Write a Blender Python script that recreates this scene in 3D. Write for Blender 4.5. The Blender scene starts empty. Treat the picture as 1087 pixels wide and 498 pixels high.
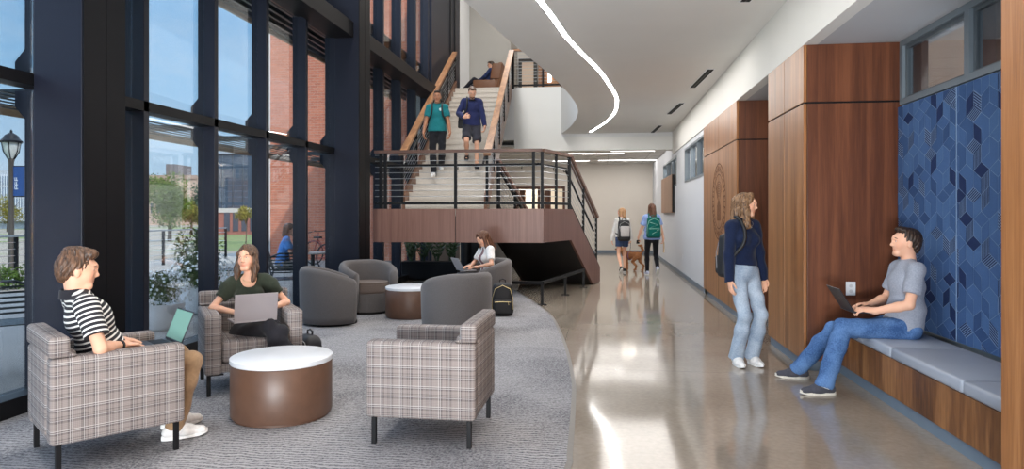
import bpy, bmesh, math, random
import numpy as np
from mathutils import Vector, Matrix, Quaternion
PI = math.pi
random.seed(7)
SC = bpy.context.scene
COL = SC.collection
# ---------------------------------------------------------------- camera frame
F, CX, HY, EYE = 720.0, 543.5, 227.0, 1.43
TH = math.atan(94.5 / F)
SN, CS = math.sin(TH), math.cos(TH)
def C(r, d, z=0.0):                      # right / forward of the camera -> building axes
    return Vector((r * CS - d * SN, r * SN + d * CS, z))
def AT(px, d, z=0.0):
    return C((px - CX) * d / F, d, z)
def PT(px, py, d):
    return C((px - CX) * d / F, d, EYE - (py - HY) * d / F)
def ONZ(px, py, z=0.0):                  # where the ray meets height z
    d = (EYE - z) * F / (py - HY)
    return C((px - CX) * d / F, d, z)
def ONX(px, X):                          # depth d and Y where the ray meets the plane X
    k = (px - CX) / F
    d = X / (k * CS - SN)
    return d, d * (k * SN + CS)
def ang(r, d):                           # heading (camera r,d) -> z rotation for something facing +Y
    v = C(r, d)
    return math.atan2(-v.x, v.y)

# ---------------------------------------------------------------- materials
def lin(c):
    c = c / 255.0
    return c / 12.92 if c <= 0.04045 else ((c + 0.055) / 1.055) ** 2.4
def rgb(r, g, b):
    return (lin(r), lin(g), lin(b), 1.0)
def newmat(name):
    m = bpy.data.materials.new(name); m.use_nodes = True
    nt = m.node_tree
    b = nt.nodes.get('Principled BSDF')
    return m, nt, b
def nd(nt, typ, **kw):
    n = nt.nodes.new(typ)
    for k, v in kw.items():
        if k in n.inputs: n.inputs[k].default_value = v
        else: setattr(n, k, v)
    return n
def ramp(nt, stops):
    n = nt.nodes.new('ShaderNodeValToRGB')
    e = n.color_ramp.elements
    while len(e) > 1: e.remove(e[-1])
    e[0].position, e[0].color = stops[0]
    for p, c in stops[1:]:
        x = e.new(p); x.color = c
    return n
def mth(nt, op, a, b=None):
    n = nt.nodes.new('ShaderNodeMath'); n.operation = op
    for i, v in enumerate((a, b)):
        if v is None: continue
        if isinstance(v, (int, float)): n.inputs[i].default_value = v
        else: nt.links.new(v, n.inputs[i])
    return n.outputs[0]
def mixc(nt, fac, a, b, mode='MIX'):
    n = nt.nodes.new('ShaderNodeMix'); n.data_type = 'RGBA'; n.blend_type = mode
    for s, v in ((0, fac), (6, a), (7, b)):
        if isinstance(v, (int, float)): n.inputs[s].default_value = v
        elif isinstance(v, tuple): n.inputs[s].default_value = v
        else: nt.links.new(v, n.inputs[s])
    return n.outputs[2]
def plain(name, col, rough=0.5, var=0.06, scale=30.0, metal=0.0, spec=0.5, bump=0.0, sheen=0.0):
    m, nt, b = newmat(name)
    tc = nd(nt, 'ShaderNodeTexCoord')
    no = nd(nt, 'ShaderNodeTexNoise', Scale=scale, Detail=4.0)
    nt.links.new(tc.outputs['Object'], no.inputs['Vector'])
    lo = tuple(max(0, c * (1 - var)) for c in col[:3]) + (1,)
    hi = tuple(min(1, c * (1 + var)) for c in col[:3]) + (1,)
    r = ramp(nt, [(0.3, lo), (0.7, hi)])
    nt.links.new(no.outputs[0], r.inputs[0]); nt.links.new(r.outputs[0], b.inputs['Base Color'])
    b.inputs['Roughness'].default_value = rough; b.inputs['Metallic'].default_value = metal
    b.inputs['Specular IOR Level'].default_value = spec
    if sheen: b.inputs['Sheen Weight'].default_value = sheen
    if bump:
        bp = nd(nt, 'ShaderNodeBump', Strength=bump, Distance=0.004)
        nt.links.new(no.outputs[0], bp.inputs['Height']); nt.links.new(bp.outputs[0], b.inputs['Normal'])
    return m
def glow(name, col, s):
    m, nt, b = newmat(name)
    b.inputs['Base Color'].default_value = col
    b.inputs['Emission Color'].default_value = col; b.inputs['Emission Strength'].default_value = s
    return m
def wood(name, dark, mid, light, sx=9.0, axis=2, rough=0.38, spec=0.4):
    m, nt, b = newmat(name)
    tc = nd(nt, 'ShaderNodeTexCoord'); mp = nd(nt, 'ShaderNodeMapping')
    s = [sx, sx, sx]; s[axis] = 0.45
    mp.inputs['Scale'].default_value = s
    nt.links.new(tc.outputs['Object'], mp.inputs['Vector'])
    n1 = nd(nt, 'ShaderNodeTexNoise', Scale=1.0, Detail=5.0, Distortion=0.7, Roughness=0.6)
    n2 = nd(nt, 'ShaderNodeTexNoise', Scale=9.0, Detail=3.0)
    nt.links.new(mp.outputs[0], n1.inputs['Vector']); nt.links.new(mp.outputs[0], n2.inputs['Vector'])
    v = mth(nt, 'ADD', mth(nt, 'MULTIPLY', n1.outputs[0], 0.75), mth(nt, 'MULTIPLY', n2.outputs[0], 0.25))
    r = ramp(nt, [(0.36, dark), (0.5, mid), (0.64, light)])
    nt.links.new(v, r.inputs[0]); nt.links.new(r.outputs[0], b.inputs['Base Color'])
    b.inputs['Roughness'].default_value = rough; b.inputs['Specular IOR Level'].default_value = spec
    return m
def glassmat(name, tint=(0.93, 0.97, 1.0, 1), f0=0.05):
    m = bpy.data.materials.new(name); m.use_nodes = True; nt = m.node_tree
    nt.nodes.clear()
    o = nd(nt, 'ShaderNodeOutputMaterial'); t = nd(nt, 'ShaderNodeBsdfTransparent'); g = nd(nt, 'ShaderNodeBsdfGlossy', Roughness=0.0)
    t.inputs[0].default_value = tint
    lw = nd(nt, 'ShaderNodeFresnel', IOR=1.45)
    mx = nd(nt, 'ShaderNodeMixShader')
    nt.links.new(mth(nt, 'MULTIPLY', lw.outputs[0], f0), mx.inputs[0])
    nt.links.new(t.outputs[0], mx.inputs[1]); nt.links.new(g.outputs[0], mx.inputs[2]); nt.links.new(mx.outputs[0], o.inputs[0])
    return m

# ---------------------------------------------------------------- mesh building
class MB:
    """collects shapes into one mesh"""
    def __init__(s): s.bm = bmesh.new()
    def _ap(s, vs, M):
        if M is not None: bmesh.ops.transform(s.bm, matrix=M, verts=vs)
    def box(s, x0, x1, y0, y1, z0, z1, bev=0.0, M=None, seg=2):
        v = bmesh.ops.create_cube(s.bm, size=1.0)['verts']
        for q in v:
            q.co = Vector((x0 + (q.co.x + .5) * (x1 - x0), y0 + (q.co.y + .5) * (y1 - y0), z0 + (q.co.z + .5) * (z1 - z0)))
        if bev > 0:
            es = list({e for q in v for e in q.link_edges})
            r = bmesh.ops.bevel(s.bm, geom=es, offset=bev, segments=seg, affect='EDGES', profile=0.5)
            v = list({q for f in r['faces'] for q in f.verts} | {q for q in v if q.is_valid})
            seen = set(v); st = list(v)
            while st:
                q = st.pop()
                for e in q.link_edges:
                    w = e.other_vert(q)
                    if w not in seen: seen.add(w); st.append(w)
            v = list(seen)
        s._ap(v, M); return s
    def cyl(s, c, r, z0, z1, seg=24, r2=None, M=None):
        r2 = r if r2 is None else r2
        a = [s.bm.verts.new((c[0] + r * math.cos(2 * PI * i / seg), c[1] + r * math.sin(2 * PI * i / seg), z0)) for i in range(seg)]
        b = [s.bm.verts.new((c[0] + r2 * math.cos(2 * PI * i / seg), c[1] + r2 * math.sin(2 * PI * i / seg), z1)) for i in range(seg)]
        for i in range(seg):
            j = (i + 1) % seg; s.bm.faces.new((a[i], a[j], b[j], b[i]))
        s.bm.faces.new(a[::-1]); s.bm.faces.new(b)
        s._ap(a + b, M); return s
    def lathe(s, prof, c=(0, 0, 0), seg=32, M=None):
        rings = []
        for r, z in prof:
            rings.append([s.bm.verts.new((c[0] + r * math.cos(2 * PI * i / seg), c[1] + r * math.sin(2 * PI * i / seg), c[2] + z)) for i in range(seg)])
        for k in range(len(rings) - 1):
            for i in range(seg):
                j = (i + 1) % seg; s.bm.faces.new((rings[k][i], rings[k][j], rings[k + 1][j], rings[k + 1][i]))
        if prof[0][0] > 1e-4: s.bm.faces.new(rings[0][::-1])
        if prof[-1][0] > 1e-4: s.bm.faces.new(rings[-1])
        s._ap([v for r in rings for v in r], M); return s
    def bar(s, a, b, w, h=None, up=(0, 0, 1)):           # rectangular bar from a to b
        a, b = Vector(a), Vector(b); h = w if h is None else h
        d = (b - a).normalized(); u = Vector(up)
        if abs(d.dot(u)) > 0.98: u = Vector((1, 0, 0))
        x = d.cross(u).normalized(); y = x.cross(d).normalized()
        vs = []
        for p in (a, b):
            for sx, sy in ((-1, -1), (1, -1), (1, 1), (-1, 1)):
                vs.append(s.bm.verts.new(p + x * sx * w / 2 + y * sy * h / 2))
        for q in ((0, 3, 2, 1), (4, 5, 6, 7), (0, 1, 5, 4), (1, 2, 6, 5), (2, 3, 7, 6), (3, 0, 4, 7)):
            s.bm.faces.new([vs[i] for i in q])
        return s
    def tube(s, pts, r, seg=8, caps=True):
        pts = [Vector(p) for p in pts]; rs = r if isinstance(r, (list, tuple)) else [r] * len(pts)
        rings = []; ref = Vector((0, 0, 1))
        for i, p in enumerate(pts):
            d = (pts[min(i + 1, len(pts) - 1)] - pts[max(i - 1, 0)]).normalized()
            if abs(d.dot(ref)) > 0.95: ref = Vector((1, 0, 0)) if abs(d.x) < 0.9 else Vector((0, 1, 0))
            x = d.cross(ref).normalized(); y = x.cross(d).normalized()
            rings.append([s.bm.verts.new(p + (x * math.cos(2 * PI * k / seg) + y * math.sin(2 * PI * k / seg)) * rs[i]) for k in range(seg)])
        for a, b in zip(rings, rings[1:]):
            for k in range(seg):
                j = (k + 1) % seg; s.bm.faces.new((a[k], a[j], b[j], b[k]))
        if caps: s.bm.faces.new(rings[0][::-1]); s.bm.faces.new(rings[-1])
        return s
    def prism(s, pts, z0, z1, M=None):                   # plan polygon extruded in z
        a = [s.bm.verts.new((p[0], p[1], z0)) for p in pts]; b = [s.bm.verts.new((p[0], p[1], z1)) for p in pts]
        n = len(pts)
        for i in range(n):
            j = (i + 1) % n; s.bm.faces.new((a[i], a[j], b[j], b[i]))
        s.bm.faces.new(a[::-1]); s.bm.faces.new(b); s._ap(a + b, M); return s
    def hexa(s, p):                                      # 8 points: bottom 4, top 4
        v = [s.bm.verts.new(q) for q in p]
        for q in ((0, 3, 2, 1), (4, 5, 6, 7), (0, 1, 5, 4), (1, 2, 6, 5), (2, 3, 7, 6), (3, 0, 4, 7)):
            s.bm.faces.new([v[i] for i in q])
        return s
    def slab(s, pts, off):                               # planar polygon given thickness vector
        off = Vector(off); a = [s.bm.verts.new(p) for p in pts]; b = [s.bm.verts.new(Vector(p) + off) for p in pts]
        n = len(pts)
        for i in range(n):
            j = (i + 1) % n; s.bm.faces.new((a[i], a[j], b[j], b[i]))
        s.bm.faces.new(a[::-1]); s.bm.faces.new(b); return s
    def ball(s, c, r, sub=2, sc=(1, 1, 1)):
        v = bmesh.ops.create_icosphere(s.bm, subdivisions=sub, radius=r)['verts']
        for q in v: q.co = Vector((q.co.x * sc[0] + c[0], q.co.y * sc[1] + c[1], q.co.z * sc[2] + c[2]))
        return s
    def quad(s, *p):
        s.bm.faces.new([s.bm.verts.new(q) for q in p]); return s
    def build(s, name, mat, parent=None, smooth=False, uv=None, loc=None, rot=None, mats=None):
        me = bpy.data.meshes.new(name)
        bmesh.ops.recalc_face_normals(s.bm, faces=s.bm.faces)
        if uv:
            L = s.bm.loops.layers.uv.new('UVMap')
            for f in s.bm.faces:
                n = f.normal; k = max(range(3), key=lambda i: abs(n[i]))
                for l in f.loops:
                    c = l.vert.co
                    l[L].uv = ((c.y, c.z) if k == 0 else (c.x, c.z) if k == 1 else (c.x, c.y))
        if smooth:
            for f in s.bm.faces: f.smooth = True
            if smooth != 'all':
                for e in s.bm.edges:
                    if len(e.link_faces) == 2 and e.calc_face_angle(0) > 0.7: e.smooth = False
        s.bm.to_mesh(me); s.bm.free()
        me.materials.append(mat)
        for m in mats or (): me.materials.append(m)
        o = bpy.data.objects.new(name, me); COL.objects.link(o)
        if parent is not None: o.parent = parent
        if loc is not None: o.location = loc
        if rot is not None: o.rotation_euler = (0, 0, rot)
        return o
def tag(o, label, cat, group=None, kind=None):
    o['label'] = label; o['category'] = cat
    if group: o['group'] = group
    if kind: o['kind'] = kind
    return o
def empty(name, loc=(0, 0, 0), rz=0.0, label=None, cat=None, group=None, kind=None):
    o = bpy.data.objects.new(name, None); COL.objects.link(o)
    o.location = loc; o.rotation_euler = (0, 0, rz); o.empty_display_size = 0.1
    if label: tag(o, label, cat, group, kind)
    elif kind: o['kind'] = kind
    return o
def struct(o, label=None, cat=None):
    o['kind'] = 'structure'
    if label: o['label'] = label; o['category'] = cat
    return o
def kids(o): return [c for c in bpy.data.objects if c.parent == o]
def copy_tree(o, parent=None):
    c = o.copy(); COL.objects.link(c)
    if parent is not None: c.parent = parent
    for ch in kids(o): copy_tree(ch, c)
    return c
def place(o, loc, rz=0.0, label=None, group=None):
    o.location = loc; o.rotation_euler = (0, 0, rz)
    if label: o['label'] = label
    if group: o['group'] = group
    return o

# ---------------------------------------------------------------- shared materials
M = {}
M['white_wall'] = plain('white_paint', rgb(222, 222, 222), 0.7, 0.015, 3)
M['ceiling'] = plain('ceiling_paint', rgb(215, 214, 211), 0.8, 0.012, 2)
M['bulk'] = plain('bulkhead_paint', rgb(226, 225, 221), 0.75, 0.012, 2)
M['cream'] = plain('cream_wall', rgb(218, 212, 204), 0.8, 0.012, 2)
M['grey_wall'] = plain('grey_wall', rgb(168, 164, 158), 0.8, 0.015, 2)
M['navy'] = plain('navy_metal', rgb(24, 27, 40), 0.42, 0.04, 6, 0.0, 0.3)
M['black'] = plain('black_metal', rgb(16, 16, 19), 0.5, 0.05, 20, 0.0, 0.22)
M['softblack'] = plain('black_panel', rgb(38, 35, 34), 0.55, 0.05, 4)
M['steel'] = plain('steel_cable', rgb(190, 192, 195), 0.3, 0.02, 30, 0.8)
M['base'] = plain('blue_grey_base', rgb(104, 118, 132), 0.5, 0.04, 9)
M['framegrey'] = plain('grey_window_frame', rgb(112, 122, 130), 0.45, 0.03, 10)
M['darkgrey'] = plain('dark_recess', rgb(52, 50, 49), 0.6, 0.05, 10)
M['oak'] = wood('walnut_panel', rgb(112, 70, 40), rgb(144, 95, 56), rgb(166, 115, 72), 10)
M['oak_shaded'] = wood('walnut_end_shaded', rgb(78, 43, 27), rgb(97, 55, 35), rgb(114, 68, 44), 12)  # same walnut, shade of the pier ends put into its colour
M['fascia'] = wood('landing_veneer', rgb(112, 78, 68), rgb(124, 89, 78), rgb(136, 101, 88), 22)
M['railwood'] = wood('handrail_wood', rgb(120, 80, 52), rgb(150, 106, 72), rgb(176, 130, 92), 6, 1)
M['caprail'] = wood('cap_rail_wood', rgb(80, 58, 52), rgb(104, 78, 68), rgb(126, 98, 86), 6, 0)
M['tread'] = plain('terrazzo_tread', rgb(196, 188, 178), 0.55, 0.12, 60)
M['glass'] = glassmat('window_glass', (0.95, 0.975, 1.0, 1), 0.4)
M['white'] = plain('white_laminate', rgb(214, 217, 222), 0.35, 0.01, 10)
M['brown'] = plain('brown_leather', rgb(92, 66, 52), 0.42, 0.10, 14, 0, 0.5, 0.15)
M['bluefab'] = None

def concrete():
    m, nt, b = newmat('polished_concrete')
    tc = nd(nt, 'ShaderNodeTexCoord')
    n1 = nd(nt, 'ShaderNodeTexNoise', Scale=0.9, Detail=6.0, Roughness=0.6); n2 = nd(nt, 'ShaderNodeTexNoise', Scale=28.0, Detail=4.0)
    for n in (n1, n2): nt.links.new(tc.outputs['Object'], n.inputs['Vector'])
    v = mth(nt, 'ADD', mth(nt, 'MULTIPLY', n1.outputs[0], 0.7), mth(nt, 'MULTIPLY', n2.outputs[0], 0.3))
    r = ramp(nt, [(0.3, rgb(126, 115, 103)), (0.5, rgb(146, 135, 122)), (0.7, rgb(162, 152, 140))])
    nt.links.new(v, r.inputs[0])
    # saw-cut control joints every 3 m
    sx = nd(nt, 'ShaderNodeSeparateXYZ'); nt.links.new(tc.outputs['Object'], sx.inputs[0])
    def jl(o, p, off):
        f = mth(nt, 'FRACT', mth(nt, 'DIVIDE', mth(nt, 'ADD', o, off), p))
        return mth(nt, 'LESS_THAN', mth(nt, 'ABSOLUTE', mth(nt, 'SUBTRACT', f, 0.5)), 0.006 / p)
    j = mth(nt, 'MAXIMUM', jl(sx.outputs[0], 3.0, 40.9), jl(sx.outputs[1], 3.0, 40.2))
    nt.links.new(mixc(nt, mth(nt, 'MULTIPLY', j, 0.35), r.outputs[0], rgb(80, 74, 68)), b.inputs['Base Color'])
    rr = nd(nt, 'ShaderNodeMapRange'); rr.inputs[3].default_value = 0.05; rr.inputs[4].default_value = 0.13
    nt.links.new(n1.outputs[0], rr.inputs[0]); nt.links.new(rr.outputs[0], b.inputs['Roughness'])
    b.inputs['Specular IOR Level'].default_value = 0.62
    return m
M['concrete'] = concrete()
def carpetmat():
    m, nt, b = newmat('grey_carpet')
    tc = nd(nt, 'ShaderNodeTexCoord')
    n = nd(nt, 'ShaderNodeTexNoise', Scale=70.0, Detail=4.0, Roughness=.7); nt.links.new(tc.outputs['Object'], n.inputs['Vector'])
    big = nd(nt, 'ShaderNodeTexNoise', Scale=0.9, Detail=2.0); nt.links.new(tc.outputs['Object'], big.inputs['Vector'])
    w = nd(nt, 'ShaderNodeTexWave', Scale=9.0, Distortion=7.0, Detail=1.5); w.bands_direction = 'Y'
    w.inputs['Detail Scale'].default_value = 0.7
    nt.links.new(tc.outputs['Object'], w.inputs['Vector'])
    r = ramp(nt, [(0.36, rgb(78, 78, 84)), (0.64, rgb(160, 158, 160))]); nt.links.new(n.outputs[0], r.inputs[0])
    mask = ramp(nt, [(0.40, (0, 0, 0, 1)), (0.56, (1, 1, 1, 1))]); nt.links.new(big.outputs[0], mask.inputs[0])
    wv = ramp(nt, [(0.5, (0, 0, 0, 1)), (0.8, (1, 1, 1, 1))]); nt.links.new(w.outputs[0], wv.inputs[0])
    fac = mth(nt, 'MULTIPLY', mth(nt, 'MULTIPLY', mask.outputs[0], wv.outputs[0]), 0.8)
    nt.links.new(mixc(nt, fac, r.outputs[0], rgb(176, 174, 175)), b.inputs['Base Color'])
    b.inputs['Roughness'].default_value = 0.95; b.inputs['Specular IOR Level'].default_value = 0.1
    bp = nd(nt, 'ShaderNodeBump', Strength=0.5, Distance=0.004); nt.links.new(n.outputs[0], bp.inputs['Height']); nt.links.new(bp.outputs[0], b.inputs['Normal'])
    return m
M['carpet'] = carpetmat()
def plaid():
    m, nt, b = newmat('plaid_upholstery')
    uv = nd(nt, 'ShaderNodeUVMap'); uv.uv_map = 'UVMap'
    sp = nd(nt, 'ShaderNodeSeparateXYZ'); nt.links.new(uv.outputs[0], sp.inputs[0])
    def band(o, per, off, w):
        f = mth(nt, 'FRACT', mth(nt, 'DIVIDE', mth(nt, 'ADD', o, 10 + off), per))
        return mth(nt, 'LESS_THAN', f, w / per)
    u, v = sp.outputs[0], sp.outputs[1]
    P = 0.122
    def dirv(o):
        dk = mth(nt, 'MAXIMUM', mth(nt, 'MAXIMUM', band(o, P, 0.022, 0.020), band(o, P, 0.050, 0.006)), band(o, P, 0.080, 0.022))
        wh = mth(nt, 'MAXIMUM', mth(nt, 'MAXIMUM', band(o, P, 0.0, 0.0027), band(o, P, 0.011, 0.0027)), band(o, P, 0.066, 0.0022))
        return dk, wh
    du, wu = dirv(u); dv, wv = dirv(v)
    dark = mth(nt, 'MULTIPLY', mth(nt, 'ADD', du, dv), 0.36)
    whit = mth(nt, 'MULTIPLY', mth(nt, 'MAXIMUM', wu, wv), 0.55)
    fine = mth(nt, 'MULTIPLY', mth(nt, 'ADD', band(u, 0.009, 0, 0.0045), band(v, 0.009, 0, 0.0045)), 0.16)
    base = mixc(nt, fine, rgb(146, 136, 132), rgb(84, 77, 76))
    c1 = mixc(nt, dark, base, rgb(70, 64, 68))
    c2 = mixc(nt, whit, c1, rgb(214, 210, 207))
    nt.links.new(c2, b.inputs['Base Color'])
    b.inputs['Roughness'].default_value = 0.85; b.inputs['Specular IOR Level'].default_value = 0.2
    return m
M['plaid'] = plaid()
M['barrel'] = plain('grey_wool', rgb(98, 94, 94), 0.9, 0.16, 160, 0, 0.15, 0.2, 0.15)
M['barrelseat'] = plain('brown_grey_wool', rgb(106, 94, 88), 0.9, 0.16, 160, 0, 0.15, 0.2, 0.15)
# ================================================================ room shell
XG = -4.11            # inside face of curtain wall mullions
XR = 1.85             # right wall / wood pier face
ZC = 3.55             # lobby ceiling
ZS = 2.97             # niche soffit
ZU = 4.77             # upper floor
ZT = 9.3              # atrium ceiling
YB = 25.0             # end wall
# floor
f = MB().box(-4.45, 4.2, -6, 27, -0.25, 0.0).build('floor', M['concrete']); struct(f, 'polished beige concrete floor of the lobby and corridor', 'floor')
# carpet with curved edge
edge_px = [(599, 498), (601.8, 480.7), (606.4, 427), (606, 402), (598, 366), (585.7, 338), (574, 327), (560, 317), (548, 310), (537.6, 304.8), (520, 302.6), (500, 302)]
edge = [ONZ(x, y) for x, y in edge_px]
def smooth_poly(pts, n=6):
    out = []
    for i in range(len(pts) - 1):
        p0, p1, p2, p3 = pts[max(i - 1, 0)], pts[i], pts[i + 1], pts[min(i + 2, len(pts) - 1)]
        for k in range(n):
            t = k / n
            out.append(0.5 * ((2 * p1) + (p2 - p0) * t + (2 * p0 - 5 * p1 + 4 * p2 - p3) * t * t + (3 * p1 - p0 - 3 * p2 + p3) * t ** 3))
    out.append(pts[-1]); return out
e0 = edge[0]
pre = [Vector((e0.x - 0.55, e0.y - 3.0, 0)), Vector((e0.x - 0.32, e0.y - 2.0, 0)), Vector((e0.x - 0.12, e0.y - 1.0, 0))]
last = edge[-1]
ed = smooth_poly(pre + edge)
poly = [(p.x, p.y) for p in ed] + [(-4.07, last.y + 0.1), (-4.07, pre[0].y)]
c = MB().prism(poly, 0.0005, 0.009).build('carpet', M['carpet'])
tag(c, 'blue-grey carpet with wavy pattern and curved edge under the lounge seats', 'carpet')
mb = MB()
for a, b in zip(ed, ed[1:]):
    d = (b - a).normalized(); n = Vector((d.y, -d.x, 0)) * 0.035
    mb.hexa([a, b, b + n, a + n, a + Vector((0, 0, .011)), b + Vector((0, 0, .011)), b + n + Vector((0, 0, .004)), a + n + Vector((0, 0, .004))])
s = mb.build('trim_1', plain('edge_strip', rgb(108, 104, 100), 0.5)); struct(s, 'thin grey strip along the curved carpet edge', 'edge strip')

# ---- lobby ceiling with curved atrium edge
cpx = [(470, -19), (492, 0), (530, 34), (562, 61), (580, 76), (595, 90), (606, 102.5), (612, 112), (613.5, 119), (611, 127), (605, 135), (595.5, 141.5)]
YF = PT(600, 200, 17.96).y          # front plane of the upper slab
ce = [ONZ(x, y, ZC) for x, y in cpx]
c0, c1 = ce[0], ce[1]
dirn = (c0 - c1).normalized()
pre = [c0 + Vector((-1.2, -5.0, 0)), c0 + Vector((-0.75, -3.0, 0)), c0 + Vector((-0.45, -1.6, 0))]
ce[-1] = Vector((ce[-1].x, YF, ZC))
cc = smooth_poly(pre + ce)
pl = [(p.x, p.y) for p in cc] + [(XR + .02, YF), (XR + .02, cc[0].y)]
ceil = MB().prism(pl, ZC, ZU - 0.02).build('ceiling', M['ceiling'], smooth=True); struct(ceil, 'flat white ceiling with a curved edge along the atrium', 'ceiling')
XE = cc[-1].x
# upper floor slab behind the front plane, full width to the curtain wall, less the stair head
slabm = MB().box(-5.0, 3.2, YF, 27, 3.40, ZU)
up = slabm.build('ceiling_upper_floor', M['white_wall']); struct(up, 'white edge of the upper floor slab behind the staircase', 'upper floor')
# beam closing the lobby ceiling (its underside is lower than the ceiling)
bm_ = MB().box(-2.3, XR + 0.4, YF - 0.02, YF + 0.3, 3.10, 3.45).build('wall_beam', M['bulk']); struct(bm_, 'white beam across the corridor where the lower ceiling starts', 'beam')
bl = MB().box(-2.3, XE, YF - 0.012, YF + .02, 3.40, ZU + .03).build('wall_slab_edge', M['bulk']); struct(bl, 'white face of the upper floor edge right of the staircase', 'slab edge')
# bulkhead over the niches and soffit
bk = MB().box(XR - 0.02, XR + 0.10, -6, YF, ZS, ZC + .1).build('wall_bulkhead', M['bulk']); struct(bk, 'white bulkhead running above the wood piers', 'bulkhead')
sf = MB().box(XR - .015, 2.95, -6, 12.5, ZS + .002, ZS + 0.1).build('ceiling_niche', plain('soffit_paint', rgb(184, 186, 190), 0.8, 0.01, 2)); struct(sf, 'grey soffit above the seating niches', 'soffit')

# ---- right wall beyond the piers
d1, yb1 = ONX(748, XR); d2, yb2 = ONX(783.5, XR)
def wall_with_holes(x0, x1, y0, y1, z0, z1, holes, mb):
    """wall slab in the X plane, holes = (ya,yb,za,zb) sorted along y, same za/zb"""
    y = y0
    for ya, yb, za, zb in holes:
        mb.box(x0, x1, y, ya, z0, z1); mb.box(x0, x1, ya, yb, z0, za); mb.box(x0, x1, ya, yb, zb, z1); y = yb
    mb.box(x0, x1, y, y1, z0, z1); return mb
wy = []
for pa, pb in ((748.5, 727), (718.3, 704.2)):
    wy.append((ONX(pa, XR)[1], ONX(pb, XR)[1]))
wz0, wz1 = 2.12, 2.87
holes = [(a + .0, b, wz0, wz1) for a, b in wy]
w = wall_with_holes(XR, XR + .2, yb1 - .3, YB + .2, 0, 3.45, holes, MB()).build('wall_right', plain('pale_wall', rgb(205, 208, 214), 0.7, 0.01, 2)); struct(w, 'pale grey wall along the right side of the corridor', 'wall')
bb = MB().box(XR - .012, XR, yb1, YB, 0, 0.09).build('baseboard_right', M['base']); struct(bb, 'blue-grey baseboard along the right corridor wall', 'baseboard')
def clerestory(n, ya, yb, parts, label):
    t = empty('window_%d' % n, (XR, ya, wz0)); struct(t, label, 'window')
    L, H = yb - ya, wz1 - wz0
    m = MB(); q = .045
    m.box(-.01, .1, 0, L, 0, q).box(-.01, .1, 0, L, H - q, H).box(-.01, .1, 0, q, q, H - q).box(-.01, .1, L - q, L, q, H - q)
    for i in range(1, parts): m.box(-.005, .09, L * i / parts - q / 2, L * i / parts + q / 2, q, H - q)
    m.build('frame', M['framegrey'], t)
    for i in range(parts):
        MB().box(.045, .051, L * i / parts + q / 2 + .003, L * (i + 1) / parts - q / 2 - .003, q + .003, H - q - .003).build('pane', M['glass'], t)
    return t
clerestory(1, wy[0][0], wy[0][1], 3, 'high grey-framed window strip beside the emblem wood pier')
clerestory(2, wy[1][0], wy[1][1], 3, 'high grey-framed window strip above the square wood panel')
rm = MB().box(XR + 1.6, XR + 1.65, 11, 26, 1.5, 3.4).box(XR + .2, XR + 1.65, 11, 11.05, 1.5, 3.4).box(XR + .2, XR + 1.65, 25.95, 26, 1.5, 3.4).box(XR + .2, XR + 1.65, 11, 26, 3.4, 3.45).build('wall_office', plain('office_beige', rgb(186, 172, 156), 0.8)); struct(rm)
# back wall with doorway openings at its left
dA0, dA1 = AT(549, 24.8).x, AT(570, 24.8).x
dB0, dB1 = AT(577, 24.8).x, AT(597, 24.8).x
mb = MB()
xs = -6.0
for a, b in ((dA0, dA1), (dB0, dB1)):
    mb.box(xs, a, YB, YB + .2, 0, 3.45).box(a, b, YB, YB + .2, 2.35, 3.45); xs = b
mb.box(xs, XR + .2, YB, YB + .2, 0, 3.45)
w = mb.build('wall_back', M['cream']); struct(w, 'cream wall closing the far end of the corridor', 'wall')
bb = MB().box(xs + .1, XR, YB - .012, YB, 0, 0.10).build('baseboard_back', M['base']); struct(bb, 'dark baseboard at the foot of the far cream wall', 'baseboard')
dm = wood('door_wood', rgb(70, 44, 34), rgb(92, 58, 44), rgb(110, 74, 56), 8)
for i, (a, b) in enumerate(((dA0, dA1), (dB0, dB1))):
    t = empty('door_%d' % (i + 1), (a, YB, 0)); struct(t, ('left' if i == 0 else 'right') + ' dark wood doorway in the far wall behind the landing railing', 'door')
    w_ = b - a
    MB().box(-.09, .0, -.03, .2, 0, 2.44).box(w_, w_ + .09, -.03, .2, 0, 2.44).box(0, w_, -.03, .2, 2.35, 2.44).build('door_frame', dm, t)
    MB().box(.02, w_ * .35, .1, .14, 0.02, 2.33).build('door_leaf', dm, t)
bw = MB().box(-6, 0.0, YB + 2.4, YB + 2.45, 0, 3.4).box(-6, 0, YB + .2, YB + 2.45, -.05, 0).box(-6, 0, YB + .2, YB + 2.45, 3.4, 3.45).box(-6.05, -6, YB + .2, YB + 2.45, 0, 3.4).box(0, .05, YB + .2, YB + 2.45, 0, 3.4).build('wall_far_room', plain('warm_room', rgb(226, 214, 196), 0.8)); struct(bw)
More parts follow.
